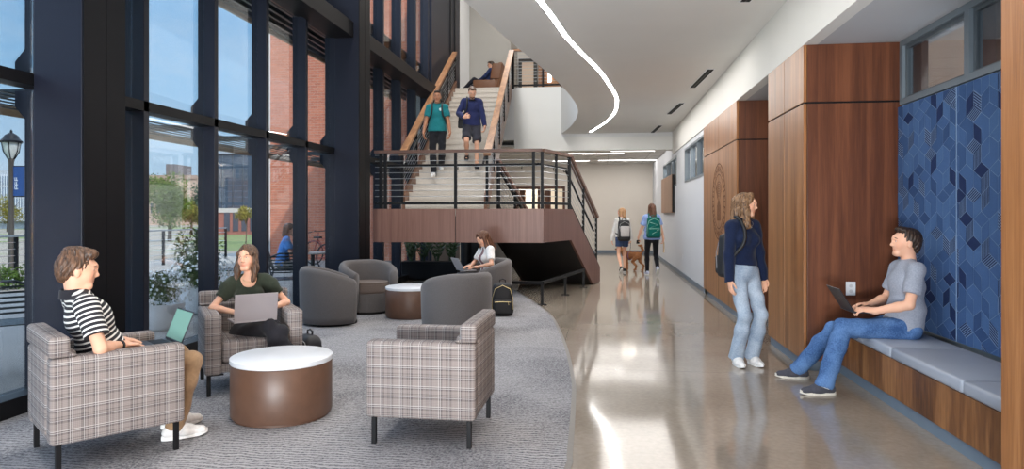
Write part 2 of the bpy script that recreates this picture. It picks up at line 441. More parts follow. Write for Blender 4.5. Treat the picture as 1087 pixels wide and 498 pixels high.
# low grid ceiling
t = empty('ceiling_grid', (0, 0, 0)); struct(t, 'low white tile ceiling over the far corridor', 'ceiling')
gy0, gy1 = YF + .3, YB
MB().box(-5, XR, gy0, gy1, 3.25, 3.30).build('tile_field', M['ceiling'], t)
m = MB()
y = gy0 + .35
while y < gy1: m.box(-5, XR, y - .012, y + .012, 3.244, 3.25); y += .61
x = XR - .4
while x > -5: m.box(x - .012, x + .012, gy0, gy1, 3.244, 3.25); x -= 1.22
m.build('ceiling_tee', plain('ceiling_tee_grey', rgb(176, 175, 172), 0.6), t)
M['panel_lamp'] = glow('panel_lamp', (1, .97, .92, 1), 4.0)
for (px, d) in ((607, 20.4), (623, 19.5), (606, 23.2), (655, 22.9), (680, 22.9), (640, 20.4), (672, 19.5)):  # some panels added to brighten the far corridor
    p = AT(px, d, 3.235)
    l = empty('ceiling_light', (p.x, p.y, 3.235), 0, 'white ceiling light panel in the far tile ceiling', 'ceiling light', 'light panels of the far tile ceiling')
    MB().box(-.62, .62, -.10, .10, 0.001, .012).build('diffuser', M['panel_lamp'], l)
    MB().box(-.64, .64, -.12, -.10, 0, .014).box(-.64, .64, .10, .12, 0, .014).build('frame', M['white'], l)

# ---- wood piers
def pier(name, y0, y1, joints, label, xback=2.95, dark='oak_shaded'):
    t = empty(name, (XR - .02, y0, 0)); struct(t, label, 'wood pier')
    L = y1 - y0; D = xback - XR; zj = 2.44
    ys = [0] + [ONX(p, XR - .02)[1] - y0 for p in joints] + [L]
    for a, b in zip(ys, ys[1:]):
        for z0, z1 in ((0.09, zj - .008), (zj + .008, ZS)):
            MB().box(0, .03, a + .004, b - .004, z0, z1, .003).build('face_panel', M['oak'], t)
    for z0, z1 in ((0.09, zj - .008), (zj + .008, ZS)):
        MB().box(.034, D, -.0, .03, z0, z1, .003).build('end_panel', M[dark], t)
    MB().box(.012, D, .012, L - .012, 0.09, ZS - .001).build('core', M['black'], t)
    MB().box(.02, D, .02, L - .02, 0, 0.09).build('base', M['base'], t)
    return t
yA1 = ONX(815.3, XR - .02)[1]; yA0 = ONX(853, XR - .02)[1]
PA = pier('column_wood_pier', yA0, yA1, [832.5], 'tall wood clad pier at the far end of the bench niche', 2.69)
PB = pier('column_emblem_pier', yb2, yb1, [777, 762.5], 'tall wood clad pier carved with a round emblem, behind the standing woman')
yC1 = ONX(1062, XR - .02)[1]
PCt = pier('column_near_pier', -2.5, yC1, [], 'wood clad pier cut by the picture edge at the near end of the bench', 2.69)
# emblem engraved on the far pier
eng = plain('engraved_line', rgb(92, 58, 38), 0.7)
d_e, ye = ONX(763, XR - .02)
m = MB(); zc = 1.43 + (227 - 214) * d_e / 720
def ringseg(y, z, r0, r1, a0, a1, n=24):
    for i in range(n):
        p = [a0 + (a1 - a0) * (i + k) / n for k in (0, 1)]
        q = [(XR - .0225, ye + y + rr * math.cos(a), zc + z + rr * math.sin(a)) for rr, a in ((r0, p[0]), (r1, p[0]), (r1, p[1]), (r0, p[1]))]
        m.slab(q, (.004, 0, 0))
RA = 0.60
ringseg(0, 0, RA - .018, RA, 0, 2 * PI, 64); ringseg(0, 0, RA * .72 - .014, RA * .72, 0, 2 * PI, 56)
for i in range(40):                      # ring of carved letter-like strokes
    a = 2 * PI * i / 40
    ringseg(0, 0, RA * .78, RA * (.92 if i % 3 else .95), a, a + .035, 1)
    if i % 2: ringseg(0, 0, RA * .84, RA * .87, a, a + .09, 2)
for k in range(7):                       # arches over the carved tower
    ringseg(0, -.08, .17 + .036 * k, .179 + .036 * k, .25 * PI, .75 * PI, 16)
for k in range(-3, 4):
    m.slab([(XR - .0225, ye + .05 * k - .007, zc - .30), (XR - .0225, ye + .05 * k + .007, zc - .30), (XR - .0225, ye + .05 * k + .007, zc + .05 - abs(k) * .035), (XR - .0225, ye + .05 * k - .007, zc + .05 - abs(k) * .035)], (.004, 0, 0))
ob = m.build('emblem', eng, PB); ob.location = Vector((0, 0, 0)) - PB.location
# recess between piers A and B
rc = MB().box(2.9, 2.95, yA1, yb2, 0, ZS).build('wall_recess', M['oak_shaded']); struct(rc)
rb_ = MB().box(XR + .0, 2.9, yb2 - .03, yb2 - .012, 0, .09).build('baseboard_recess', M['base']); struct(rb_)

# ---- bench niche
XW = 2.68
YN0, YN1 = yC1, yA0
wallm = MB().box(XW + .0, XW + .2, YN0 - .1, YN1 + .1, 0, 2.40).build('wall_niche', M['grey_wall']); struct(wallm)
# window above the fabric panels
t = empty('window_3', (XW, YN0, 2.40)); struct(t, 'grey-framed interior window above the blue fabric panels', 'window')
Lw = YN1 - YN0; Hw = ZS - 2.40
m = MB(); q = .05
ym = ONX(1030.5, XW)[1] - YN0
m.box(-.03, .12, 0, Lw, 0, q).box(-.03, .12, 0, Lw, Hw - q, Hw).box(-.03, .12, 0, q, q, Hw - q).box(-.03, .12, Lw - q, Lw, q, Hw - q).box(-.03, .12, ym - .035, ym + .035, q, Hw - q)
m.build('frame', M['framegrey'], t)
for a, b in ((q, ym - .035), (ym + .035, Lw - q)):
    MB().box(.0, .03, b - .03, b - .002, q + .002, Hw - q - .002).box(.0, .03, a + .002, a + .03, q + .002, Hw - q - .002).box(.0, .03, a + .03, b - .03, Hw - q - .03, Hw - q - .002).box(0, .03, a + .03, b - .03, q + .002, q + .02).build('bead', plain('frame_bead', rgb(86, 94, 100), .5), t)
    MB().box(.045, .1, b - .20, b - .032, q + .002, Hw - q - .002).build('jamb', M['darkgrey'], t)
    MB().box(.012, .018, a + .03, b - .03, q + .02, Hw - q - .03).build('pane', M['glass'], t)
# room behind it
rmat = newmat('beige_tile')
mm, nt, b_ = rmat
tcx = nd(nt, 'ShaderNodeTexCoord'); bt = nd(nt, 'ShaderNodeTexBrick', Scale=1.0)
bt.inputs['Color1'].default_value = rgb(206, 188, 172); bt.inputs['Color2'].default_value = rgb(202, 184, 168); bt.inputs['Mortar'].default_value = rgb(168, 148, 132)
bt.inputs['Mortar Size'].default_value = .006; bt.inputs['Brick Width'].default_value = 1.2; bt.inputs['Row Height'].default_value = .6; bt.offset = 0
nt.links.new(tcx.outputs['Object'], bt.inputs['Vector']); nt.links.new(bt.outputs[0], b_.inputs['Base Color']); b_.inputs['Roughness'].default_value = .8
rb = MB().box(XW + .25, 7.5, 0, 12, 3.35, 3.4).build('ceiling_back_room', mm); struct(rb)
rb = MB().box(7.5, 7.55, 0, 12, 0, 3.4).box(XW + .2, 7.5, 0, .05, 0, 3.4).box(XW + .2, 7.5, 11.95, 12, 0, 3.4).build('wall_back_room', plain('back_room', rgb(190, 164, 144), .8)); struct(rb)
# bench
XB = 2.11
t = empty('bench', (XB, YN0, 0), 0, 'built-in wood bench with grey seat cushions below the blue panels', 'bench')
Lb = YN1 - YN0
MB().box(.0, XW - XB - .01, 0.01, Lb - .01, .09, .37, .004).build('base', M['oakb'] if 'oakb' in M else wood('bench_wood', rgb(74, 44, 26), rgb(120, 78, 46), rgb(160, 112, 70), 4), t)
MB().box(.02, XW - XB - .01, 0.012, Lb - .012, 0, .09).build('toe_kick', M['base'], t)
cush = plain('grey_vinyl', rgb(150, 156, 168), .45, .02, 8)
for ya, yb in ((5.28, YN1 - .005), (4.29, 5.27), (3.42, 4.28)):
    MB().box(-.015, XW - XB - .065, ya - YN0, yb - YN0, .372, .455, .022, seg=3).build('seat_cushion', cush, t, smooth='all')
# blue fabric panels: rhombus mosaic
def fabric_panel(y0, y1, label):
    t = empty('fabric_panel', (XW - .055, y0, .47), 0, label, 'wall panel', 'blue fabric wall panels')
    W_, H_ = y1 - y0, 2.385 - .47
    fb = MB().box(.005, .05, 0.004, W_ - .004, 0, H_, .012).build('backing', plain('blue_backing', rgb(118, 142, 176), .9, .05, 60), t)
    tones = [rgb(60, 86, 128), rgb(66, 93, 136), rgb(74, 103, 146), rgb(54, 77, 117), rgb(36, 50, 86), rgb(70, 98, 142)]
    mats = [plain('blue_fabric_tone', c_, .9, .08, 90, 0, .15) for c_ in tones]
    bm = bmesh.new(); s_ = 0.115; g = 0.0024; rnd = random.Random(int(y0 * 100))
    h_ = s_ * math.sqrt(3) / 2
    def clip(poly):
        for ax, lim, sg in ((0, .008, 1), (0, W_ - .008, -1), (1, .006, 1), (1, H_ - .006, -1)):
            out = []
            for i in range(len(poly)):
                a, b = poly[i], poly[(i + 1) % len(poly)]
                ia, ib = sg * (a[ax] - lim) >= 0, sg * (b[ax] - lim) >= 0
                if ia: out.append(a)
                if ia != ib:
                    t_ = (lim - a[ax]) / (b[ax] - a[ax]); out.append((a[0] + t_ * (b[0] - a[0]), a[1] + t_ * (b[1] - a[1])))
            poly = out
            if len(poly) < 3: return None
        return poly
    def emit(poly, mi):
        cx = sum(p[0] for p in poly) / len(poly); cy = sum(p[1] for p in poly) / len(poly)
        q = []
        for p in poly:
            v = Vector((p[0] - cx, p[1] - cy)); l = v.length
            v = v * max(0, (l - g) / l) if l > 1e-6 else v
            q.append((cx + v.x, cy + v.y))
        q = clip(q)
        if not q: return
        try: f_ = bm.faces.new([bm.verts.new((0, p[0], p[1])) for p in q])
        except ValueError: return
        f_.material_index = mi
    def tile(poly):
        r_ = rnd.random()
        if r_ < .14:                       # striped tile
            A, B, C_, D_ = [Vector(p) for p in poly]
            n = 6; mi = rnd.choice((0, 1, 3))
            for k in range(n):
                t0, t1 = (k + .0) / n, (k + .62) / n
                emit([tuple(A.lerp(D_, t0)), tuple(B.lerp(C_, t0)), tuple(B.lerp(C_, t1)), tuple(A.lerp(D_, t1))], 4)
            return
        emit(poly, 4 if r_ > .9 else rnd.choice((0, 1, 1, 2, 2, 3, 5)))
    rows = int(H_ / (1.5 * s_)) + 3; cols = int(W_ / (2 * h_)) + 3
    for j in range(-1, rows):
        for i in range(-1, cols):
            cx = i * 2 * h_ + (h_ if j % 2 else 0); cy = j * 1.5 * s_
            P = [(cx + s_ * math.sin(k * PI / 3), cy + s_ * math.cos(k * PI / 3)) for k in range(6)]
            o = (cx, cy); k0 = rnd.choice((0, 1)); m_ = rnd.random()
            if m_ < .35:                     # chevron: one rhombus plus joined pair
                ks = [(k0 + 2 * q) % 6 for q in range(3)]
                tile([o, P[ks[0]], P[(ks[0] + 1) % 6], P[(ks[0] + 2) % 6]])
                emit([P[ks[1]], P[(ks[1] + 1) % 6], P[(ks[1] + 2) % 6], P[(ks[1] + 3) % 6], P[(ks[1] + 4) % 6], o], rnd.choice((0, 1, 2, 5)))
            else:
                for q in range(3):
                    k = (k0 + 2 * q) % 6
                    tile([o, P[k], P[(k + 1) % 6], P[(k + 2) % 6]])
    me = bpy.data.meshes.new('face_fabric')
    bmesh.ops.recalc_face_normals(bm, faces=bm.faces)
    bm.to_mesh(me); bm.free()
    for q in mats: me.materials.append(q)
    ob = bpy.data.objects.new('face_fabric', me); COL.objects.link(ob); ob.parent = t; ob.location = (.0035, 0, 0)
ys_ = ONX(1014.7, XW - .055)[1]
fabric_panel(ys_ + .002, YN1 - .01, 'blue geometric fabric wall panel behind the seated man in grey t-shirt')
fabric_panel(YN0 + .02, ys_ - .002, 'blue geometric fabric wall panel next to the near wood pier')
# outlet on the pier end, and the square wood panel on the right wall
t = empty('wall_outlet', (2.235, yA0 - .002, .755), 0, 'white wall outlet on the wood pier end above the bench', 'outlet')
MB().box(-.042, .042, -.006, 0, -.062, .062, .003).build('cover_plate', M['white'], t)
for z in (-.024, .024):
    MB().cyl((0, 0), .016, 0, .003, 16, M=Matrix.Translation((0, -.006, z)) @ Matrix.Rotation(PI / 2, 4, 'X')).box(-.007, -.004, -.0105, -.009, z - .004, z + .006).box(.004, .007, -.0105, -.009, z - .004, z + .006).build('receptacle', plain('outlet_grey', rgb(190, 192, 196), .4), t)
ya, yb = ONX(716, XR)[1], ONX(704.5, XR)[1]
zb_ = EYE + (227 - 226) * ONX(710, XR)[0] / F; zt_ = zb_ + .98
t = empty('wall_panel', (XR, ya, zb_), 0, 'square wood panel hung on the pale wall beyond the emblem pier', 'wall panel')
MB().box(-.07, -.0, 0, yb - ya, 0, zt_ - zb_, .004).build('board', wood('panel_wood', rgb(120, 84, 60), rgb(144, 104, 76), rgb(164, 122, 92), 10), t)
MB().box(-.062, -.001, -.02, -.001, 0.01, zt_ - zb_ - .01).build('edge_strip', M['black'], t)
d_, y_ = ONX(725, XR)
sw = MB().box(-.006, 0, -.04, .04, -.06, .06, .002).build('wall_outlet', M['white'], loc=(XR, y_, EYE - (273 - 227) * d_ / F)); tag(sw, 'small white outlet plate low on the pale corridor wall', 'outlet')

# ---- ceiling details: light line, air slots
lpx = [(560, -18), (573, 0), (588, 20), (602.2, 40), (620.3, 59), (636.4, 75), (648.4, 92), (653.5, 101), (654.9, 108), (652.5, 119), (642.4, 130), (626.5, 140)]
lp = [ONZ(x, y, ZC) for x, y in lpx]
l0 = lp[0]
lp = [l0 + Vector((-.75, -2.6, 0)), l0 + Vector((-.35, -1.2, 0))] + lp
lc = smooth_poly(lp, 8)
t = empty('ceiling_light_line', (0, 0, 0), 0, 'long curved white light line in the lobby ceiling', 'light line')
def ribbon(pts, w, z0, z1):
    m = MB(); n = len(pts); off = []
    for i, p in enumerate(pts):
        d = (pts[min(i + 1, n - 1)] - pts[max(i - 1, 0)]); d.z = 0; d.normalize(); off.append(Vector((d.y, -d.x, 0)) * w / 2)
    for i in range(n - 1):
        a, b = pts[i], pts[i + 1]
        q = [a - off[i], b - off[i + 1], b + off[i + 1], a + off[i]]
        m.hexa([Vector((v.x, v.y, z0)) for v in q] + [Vector((v.x, v.y, z1)) for v in q])
    return m
ribbon(lc, .055, ZC - .006, ZC - .001).build('diffuser', glow('light_line', (1, .98, .95, 1), 15.0), t)
ribbon(lc, .08, ZC - .003, ZC - .0005).build('frame', M['white'], t)
vm = plain('slot_black', rgb(10, 10, 11), .9)
vents = [((735, 93), (755, 73)), ((710, 121), (724, 109)), ((692, 141), (701, 133)), ((790, 2), (806, -14))]
vl = ['second black air slot from the front in the lobby ceiling', 'third black air slot from the front in the lobby ceiling', 'farthest small black air slot in the lobby ceiling', 'nearest air slot cut by the top picture edge']
for (a, b), lb in zip(vents, vl):
    p, q = ONZ(a[0], a[1], ZC), ONZ(b[0], b[1], ZC); mid = (p + q) / 2; d = (q - p)
    L = d.length
    t = empty('ceiling_vent', (mid.x, mid.y, ZC), math.atan2(d.y, d.x), lb, 'air vent', 'black air slots in the lobby ceiling')
    MB().box(-L / 2, L / 2, -.06, .06, -.006, -.0005).build('frame', M['white'], t)
    MB().box(-L / 2 + .02, L / 2 - .02, -.045, .045, -.009, -.006).build('slot', vm, t)
    MB().box(-L / 2 + .03, L / 2 - .03, -.006, .006, -.0105, -.009).build('blade', M['darkgrey'], t)

# ---- atrium: upper back walls, roof
w = MB().box(-4.6, -4.4, ONX(488, XG)[1], 22.6, ZU, ZT).build('wall_upper_left', M['white_wall']); struct(w, 'bright white upper wall beside the navy end of the glazing', 'wall')
w = MB().box(-4.6, -3.1, 22.5, 22.7, ZU, ZT).box(-3.1, -3.0, 22.5, 24.5, ZU, ZT).build('wall_upper_back', M['grey_wall']); struct(w, 'grey upper floor wall behind the man in the brown armchair', 'wall')
w = MB().box(-4.6, 3.4, -6, 27, ZT, ZT + .3).build('ceiling_atrium', plain('atrium_ceiling', rgb(206, 206, 206), .8)); struct(w)
# upper floor right part: glazed doors and wood wall behind the railing
w = MB().box(-3.1, 3.4, 24.4, 24.6, ZU, ZT).build('wall_upper_right', M['cream']); struct(w)
t = empty('door_3', (AT(552, 23.8).x, 24.2, ZU)); struct(t, 'pale door in a dark frame on the upper floor', 'door')
ww = AT(565, 23.8).x - AT(552, 23.8).x
MB().box(0, ww, 0, .06, 0, 2.1).build('door_leaf', plain('pale_door', rgb(214, 190, 168), .6), t)
MB().box(-.12, 0, -.03, .08, 0, 2.22).box(ww, ww + .12, -.03, .08, 0, 2.22).box(0, ww, -.03, .08, 2.1, 2.22).build('door_frame', M['darkgrey'], t)
w = MB().box(AT(570, 23.8).x, 1.5, 24.2, 24.35, ZU, ZU + 3).build('wall_upper_wood', wood('upper_wood', rgb(116, 76, 48), rgb(150, 104, 70), rgb(176, 130, 94), 8)); struct(w)
p = AT(580.5, 23.0)
lm = MB().box(-.06, .06, -.02, .02, 0, .42).build('wall_light', glow('tall_lamp', (1, .97, .9, 1), 3), loc=(p.x, 24.17, ZU + 1.36)); tag(lm, 'vertical light bar on the upper floor wood wall', 'wall light')
w = MB().box(3.2, 3.4, -6, 27, ZU, ZT).build('wall_upper_side', M['white_wall']); struct(w)
w = MB().box(-4.4, 3.4, -6.2, -6, 0, 4.2).box(-1.5, 3.4, -6.2, -6, 4.2, ZT).build('wall_rear_blocker', plain('rear_wall_grey', rgb(150, 148, 146), .8)); struct(w)  # unseen wall added to keep sky light off the column faces
# ---- curtain wall
t1 = empty('window_4', (XG, 0, 0)); struct(t1, 'tall curtain wall glazing along the lounge', 'window')
MW, MD = .075, .165
my = [ONX(px, XG)[1] for px in (158.5, 231.5, 285.5, 327)]
step = (my[3] - my[0]) / 3
ally = [my[0] + step * k + (.05 if k < 0 else 0) for k in range(-10, 16)]
colY = [ONX(87, XG + .39)[1]]
yc0 = ONX(33, XG)[1] + .02
ZM = 2.41
def bracket(m, y, sgs=(1, -1)):
    for sg in sgs:
        z = ZM + sg * .05
        pts = [(-MD - .001, y, z), (-MD - .12, y, z), (-MD - .12, y, z + sg * .12), (-MD - .03, y, z + sg * .22), (-MD - .001, y, z + sg * .22)]
        m.slab([(p[0], p[1] - .02, p[2]) for p in pts], (0, .04, 0))
ytop_end = ONX(455, XG)[1] + .3
for y in ally:
    if y > ytop_end + .3: continue
    MB().box(-MD, 0, y - MW, y, 0.0, ZT, .004).box(-MD - .035, -MD, y - MW * .8, y - MW * .2, 0, ZT).build('mullion', M['navy'], t1)
    for sg in (1, -1):
        m = MB(); bracket(m, y - MW / 2, (sg,)); m.build('bracket', M['navy'], t1)
yS, yE = ally[0] - MW, ytop_end
MB().box(-MD, -.0, yS, yE, ZM - .045, ZM + .045).build('transom', M['black'], t1)
MB().box(-MD - .03, .02, yS, yE, 0, .13, .004).box(-MD, .0, yS, yE, 4.20, 4.40).build('sill', M['black'], t1)
for a, b in zip(ally, ally[1:]):
    if b > ytop_end + .3: break
    for z0, z1 in ((.135, ZM - .05), (ZM + .05, 4.19), (4.41, ZT - .02)):
        MB().box(-MD * .75, -MD * .75 + .01, a + .002, b - MW - .002, z0, z1).build('pane', M['glass'], t1)
# spandrel beam at upper level
colw = .42
y2a = ONX(355, XG)[1]; y2b = y2a + .45
t2 = empty('trim_2', (XG, 0, 0)); struct(t2, 'dark steel beam crossing the tall glazing', 'beam')
MB().box(.0, .31, yc0, ytop_end, 4.16, 4.40, .006).build('beam_casing', plain('beam_dark', rgb(22, 20, 22), .5, .05, 5, 0, .2), t2)
# columns
def column(name, y0, label, w=.44):
    t = empty(name, (XG, y0, 0)); struct(t, label, 'column')
    MB().box(0.001, .39, 0, w, 0.0, ZT, .006).build('cladding', M['navy'], t)
    MB().box(.39, .402, .004, w * .52 - .004, 0.0, ZT).build('face_plate', M['navy_shaded'], t)
    MB().box(.39, .402, w * .52 + .004, w - .004, 0.0, ZT).build('face_plate', M['navy_shaded'], t)
    MB().box(.02, .41, -.006, w + .006, 0, .1).build('base', M['black'], t)
M['navy_shaded'] = plain('navy_plate_shaded', rgb(13, 13, 17), .5, .04, 5, 0, .15)  # navy darkened, shade of the side turned from the windows
column('column_near', yc0, 'navy clad column behind the man in striped shirt')
column('column_far', y2a, 'navy clad column between the lounge glazing and the stair landing', .5)
# solid navy end of the glazing
w = MB().box(XG - .2, XG, ytop_end, ONX(488, XG)[1], 0, ZT).build('wall_navy_end', M['navy']); struct(w, 'navy metal wall where the glazing ends beside the stairs', 'wall')
for px in (478, 482.5):
    y = ONX(px, XG)[1]
    w = MB().box(XG, XG + .03, y - .05, y, 0, ZT).build('trim_3', M['black']); struct(w)
w = MB().box(XG - .2, XG, ONX(488, XG)[1], YB, 0, 3.4).build('wall_left_rear', M['grey_wall']); struct(w)
# ================================================================ staircase
ZL = 1.51
A_ = Vector((-0.957, 11.37, 0)); C_ = Vector((-0.02, 14.22, 0)); LX = -3.93
E_ = (C_ - A_).normalized(); N_ = Vector((-E_.y, E_.x, 0)); LEN = (C_ - A_).length
SB = 1.38
def S(s, z, off=0.0): return A_ + E_ * s + N_ * off + Vector((0, 0, z))
L0, R0 = AT(427, 12.5), AT(517, 12.5)
L1, R1 = AT(479.5, 17.96), AT(542, 17.96)
L1.y = R1.y = YF; 
st = empty('staircase', (A_.x, A_.y, 0), 0, 'two-flight staircase with wood-faced landing and cable railings', 'staircase')
INV = -Vector((A_.x, A_.y, 0))
def spart(mb, name, mat, parent=st, **k):
    o = mb.build(name, mat, parent, **k)
    if parent == st: o.location = INV
    return o
LW = 1.6
pl = [Vector((LX, 11.40, 0)), Vector((A_.x - .02, 11.40, 0)), S(SB, 0, .03), S(SB, 0, LW), R0, L0, Vector((LX, L0.y, 0))]
spart(MB().prism([(p.x, p.y) for p in pl], ZL - .12, ZL), 'landing', M['tread'])
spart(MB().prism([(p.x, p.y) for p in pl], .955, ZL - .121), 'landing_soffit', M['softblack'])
xm = AT(483.5, 11.6).x
for a, b in ((LX, xm - .006), (xm + .006, A_.x)):
    spart(MB().box(a, b, 11.37, 11.399, .94, ZL + .005, .002), 'fascia_panel', M['fascia'])
prof = [(0.016, .945), (0.016, ZL + .005), (SB, ZL + .005), (LEN, .33), (LEN, .012), (2.56, .012), (1.31, .945)]
m = MB().slab([S(s, z) for s, z in prof], N_ * .045)
spart(m, 'stringer', wood('stringer_veneer_shaded', rgb(98, 68, 60), rgb(108, 77, 68), rgb(118, 87, 77), 22))  # landing veneer darkened, side shading put into the colour
m = MB().slab([S(s, z, LW) for s, z in prof[2:]] + [S(SB, .945, LW)], -N_ * .045)
spart(m, 'stringer', M['softblack'])
m = MB().slab([S(1.31, .955, .05), S(2.56, .012, .05), S(2.56, .012, LW - .05), S(1.31, .955, LW - .05)], (0, 0, .02))
m.slab([S(2.56, .012, .05), S(LEN - .02, .012, .05), S(LEN - .02, .012, LW - .05), S(2.56, .012, LW - .05)], (0, 0, .02))
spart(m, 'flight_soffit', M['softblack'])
for k in range(8):
    s0 = SB + (LEN - SB) * k / 8; s1 = SB + (LEN - SB) * (k + 1) / 8; z = ZL - (k + 1) * ZL / 9
    q = [S(s0, 0, .05), S(s1, 0, .05), S(s1, 0, LW - .05), S(s0, 0, LW - .05)]
    spart(MB().hexa([v + Vector((0, 0, max(.04, z - .17))) for v in q] + [v + Vector((0, 0, z)) for v in q]), 'step', M['tread'])
NR = 20; RZ = (ZU - ZL) / NR
def UP(t, side, z): 
    p = L0.lerp(L1, t) if side == 0 else R0.lerp(R1, t)
    return Vector((p.x, p.y, z))
ins = Vector((.06, 0, 0))
for k in range(NR):
    t0, t1 = k / NR, (k + 1) / NR; z = ZL + (k + 1) * RZ
    q = [UP(t0, 0, 0) + ins, UP(t0, 1, 0) - ins, UP(t1, 1, 0) - ins, UP(t1, 0, 0) + ins]
    n0 = Vector((0, -.012, 0))
    m = MB().hexa([v + Vector((0, 0, z - RZ - .02)) for v in q] + [v + Vector((0, 0, z - .03)) for v in q])
    m.hexa([v + (n0 if i < 2 else Vector()) + Vector((0, 0, z - .03)) for i, v in enumerate(q)] + [v + (n0 if i < 2 else Vector()) + Vector((0, 0, z)) for i, v in enumerate(q)])
    spart(m, 'step', M['tread'])
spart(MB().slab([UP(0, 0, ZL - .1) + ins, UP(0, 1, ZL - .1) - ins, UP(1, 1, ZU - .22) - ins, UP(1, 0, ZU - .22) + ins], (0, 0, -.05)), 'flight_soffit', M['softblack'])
sw_ = wood('side_stringer_wood', rgb(92, 62, 46), rgb(116, 82, 62), rgb(134, 98, 76), 8, 1)
for sd in (0, 1):
    o = ins if sd == 0 else -ins
    spart(MB().slab([UP(0, sd, ZL - .12), UP(0, sd, ZL + .26), UP(1, sd, ZU + .26), UP(1, sd, ZU - .22)], o * .95), 'side_stringer', sw_)
spart(MB().cyl((AT(495, 13.9).x, AT(495, 13.9).y), .12, 0, .955, 20), 'support_column', M['black'], smooth=True)

uw = MB().box(-2.19, -2.15, 12.9, YF - .3, 0, .95).box(AT(487, 15.2).x, -2.15, 15.1, 15.14, 0, .95)
spart(uw, 'under_stair_wall', M['softblack'])
# ---- railings as parts with posts / cables / rails as sub-parts
def railing(path, hs, posts, parent, inv, cap=(.12, .05), capmat=None, ncab=9, mid=True, name='railing', low=True, handz=.76, side=1):
    """path: base points (with z); posts: list of (segment, t)"""
    t = bpy.data.objects.new(name, None); COL.objects.link(t); t.parent = parent; t.location = inv
    def at(sg, u, h): return path[sg].lerp(path[sg + 1], u) + Vector((0, 0, h))
    for sg, u in posts:
        p = at(sg, u, 0)
        MB().box(p.x - .024, p.x + .024, p.y - .024, p.y + .024, p.z + .001, p.z + hs - .05).build('post', M['black'], t)
    for i in range(len(path) - 1):
        MB().bar(at(i, 0, hs - .025), at(i, 1, hs - .025), cap[0], cap[1]).build('cap_rail', capmat, t)
        for k in range(ncab):
            h = .12 + (hs - .2) * k / (ncab - 1)
            MB().tube([at(i, 0, h), at(i, 1, h)], .006, 6).build('cable', M['steel'], t)
        if low: MB().bar(at(i, 0, .10), at(i, 1, .10), .03, .045).build('bottom_rail', M['black'], t)
        if mid:
            d = (path[i + 1] - path[i]); nn = Vector((-d.y, d.x, 0)).normalized() * .07 * side
            MB().tube([at(i, 0, handz) + nn, at(i, 1, handz) + nn], .024, 8).build('hand_rail', M['black'], t, smooth=True)
            for u in (.12, .5, .88): MB().tube([at(i, u, handz - .06), at(i, u, handz - .07) + nn * .8, at(i, u, handz) + nn], .008, 6).build("bracket", M["black"], t)
    return t
pL = Vector((LX + .02, 11.43, ZL)); pA = Vector((A_.x - .03, 11.43, ZL)); pB = S(SB - .02, ZL, .05); pC = S(LEN - .08, .36, .05)
def frac(px, a, b):
    best = min(range(201), key=lambda i: abs(proj(a.lerp(b, i / 200))[0] - px)); return best / 200
def proj(p):
    r = p.x * CS + p.y * SN; d = -p.x * SN + p.y * CS
    return CX + F * r / d, HY + F * (EYE - p.z) / d
fr = [(0, frac(x, pL, pA)) for x in (404, 409.5, 484, 566.5)] + [(0, 1.0)] + [(1, frac(x, pA, pB)) for x in (590.4,)] + [(1, .97), (1, 1.0)]
railing([pL, pA, pB], 1.02, fr, st, INV, (.11, .05), M['caprail'], 9)
railing([pB, pC], 1.02, [(0, .48), (0, .985)], st, INV, (.10, .06), M['caprail'], 9, handz=.72)
railing([S(SB - .02, ZL, LW - .05), S(LEN - .08, .36, LW - .05)], 1.0, [(0, 0), (0, .03), (0, .5), (0, .985)], st, INV, (.10, .06), M['caprail'], 9, handz=.72, side=-1)
for sd in (0, 1):
    a, b = UP(0, sd, ZL + .12), UP(1, sd, ZU + .12)
    ps = [(0, k / 5) for k in range(6)]
    railing([a, b], .92, ps, st, INV, (.13, .06), M['railwood'], 9, handz=.72, low=False, side=(-1 if sd == 0 else 1))
# upper floor railing
ur = empty('railing', (R1.x, YF, ZU), 0, 'black cable railing with wood cap on the upper floor edge', 'railing')
pa, pb = Vector((R1.x + .04, YF + .06, ZU)), Vector((XE + .9, YF + .06, ZU))
railing([pa, pb], 1.07, [(0, 0), (0, frac(576.5, pa, pb)), (0, frac(595.5, pa, pb)), (0, 1)], ur, -Vector((R1.x, YF, ZU)), (.11, .05), M['railwood'], 11, mid=False, name='guard')
# low guard rail under the lower flight
g = [ONZ(540, 324.5), ONZ(575.5, 324), ONZ(600, 313.6), ONZ(619.5, 305.5)]
g[0] = g[1] + Vector((-.95, .12, 0))
t = empty('guard_rail', g[1], 0, 'low black floor rail beside the carpet edge under the stair flight', 'rail')
for p in g[1:]:
    q = p - g[1]
    o = MB().box(q.x - .022, q.x + .022, q.y - .022, q.y + .022, .012, .33).build('post', M['black'], t)
    MB().box(q.x - .07, q.x + .07, q.y - .05, q.y + .05, .0, .012, .003).build('foot_plate', M['black'], t)
gg = [p - g[1] + Vector((0, 0, .345)) for p in g]
m = MB()
for a, b in ((gg[0], gg[1]), (gg[1], gg[3])): m.bar(a, b, .06, .045)
m.build('top_rail', M['black'], t)
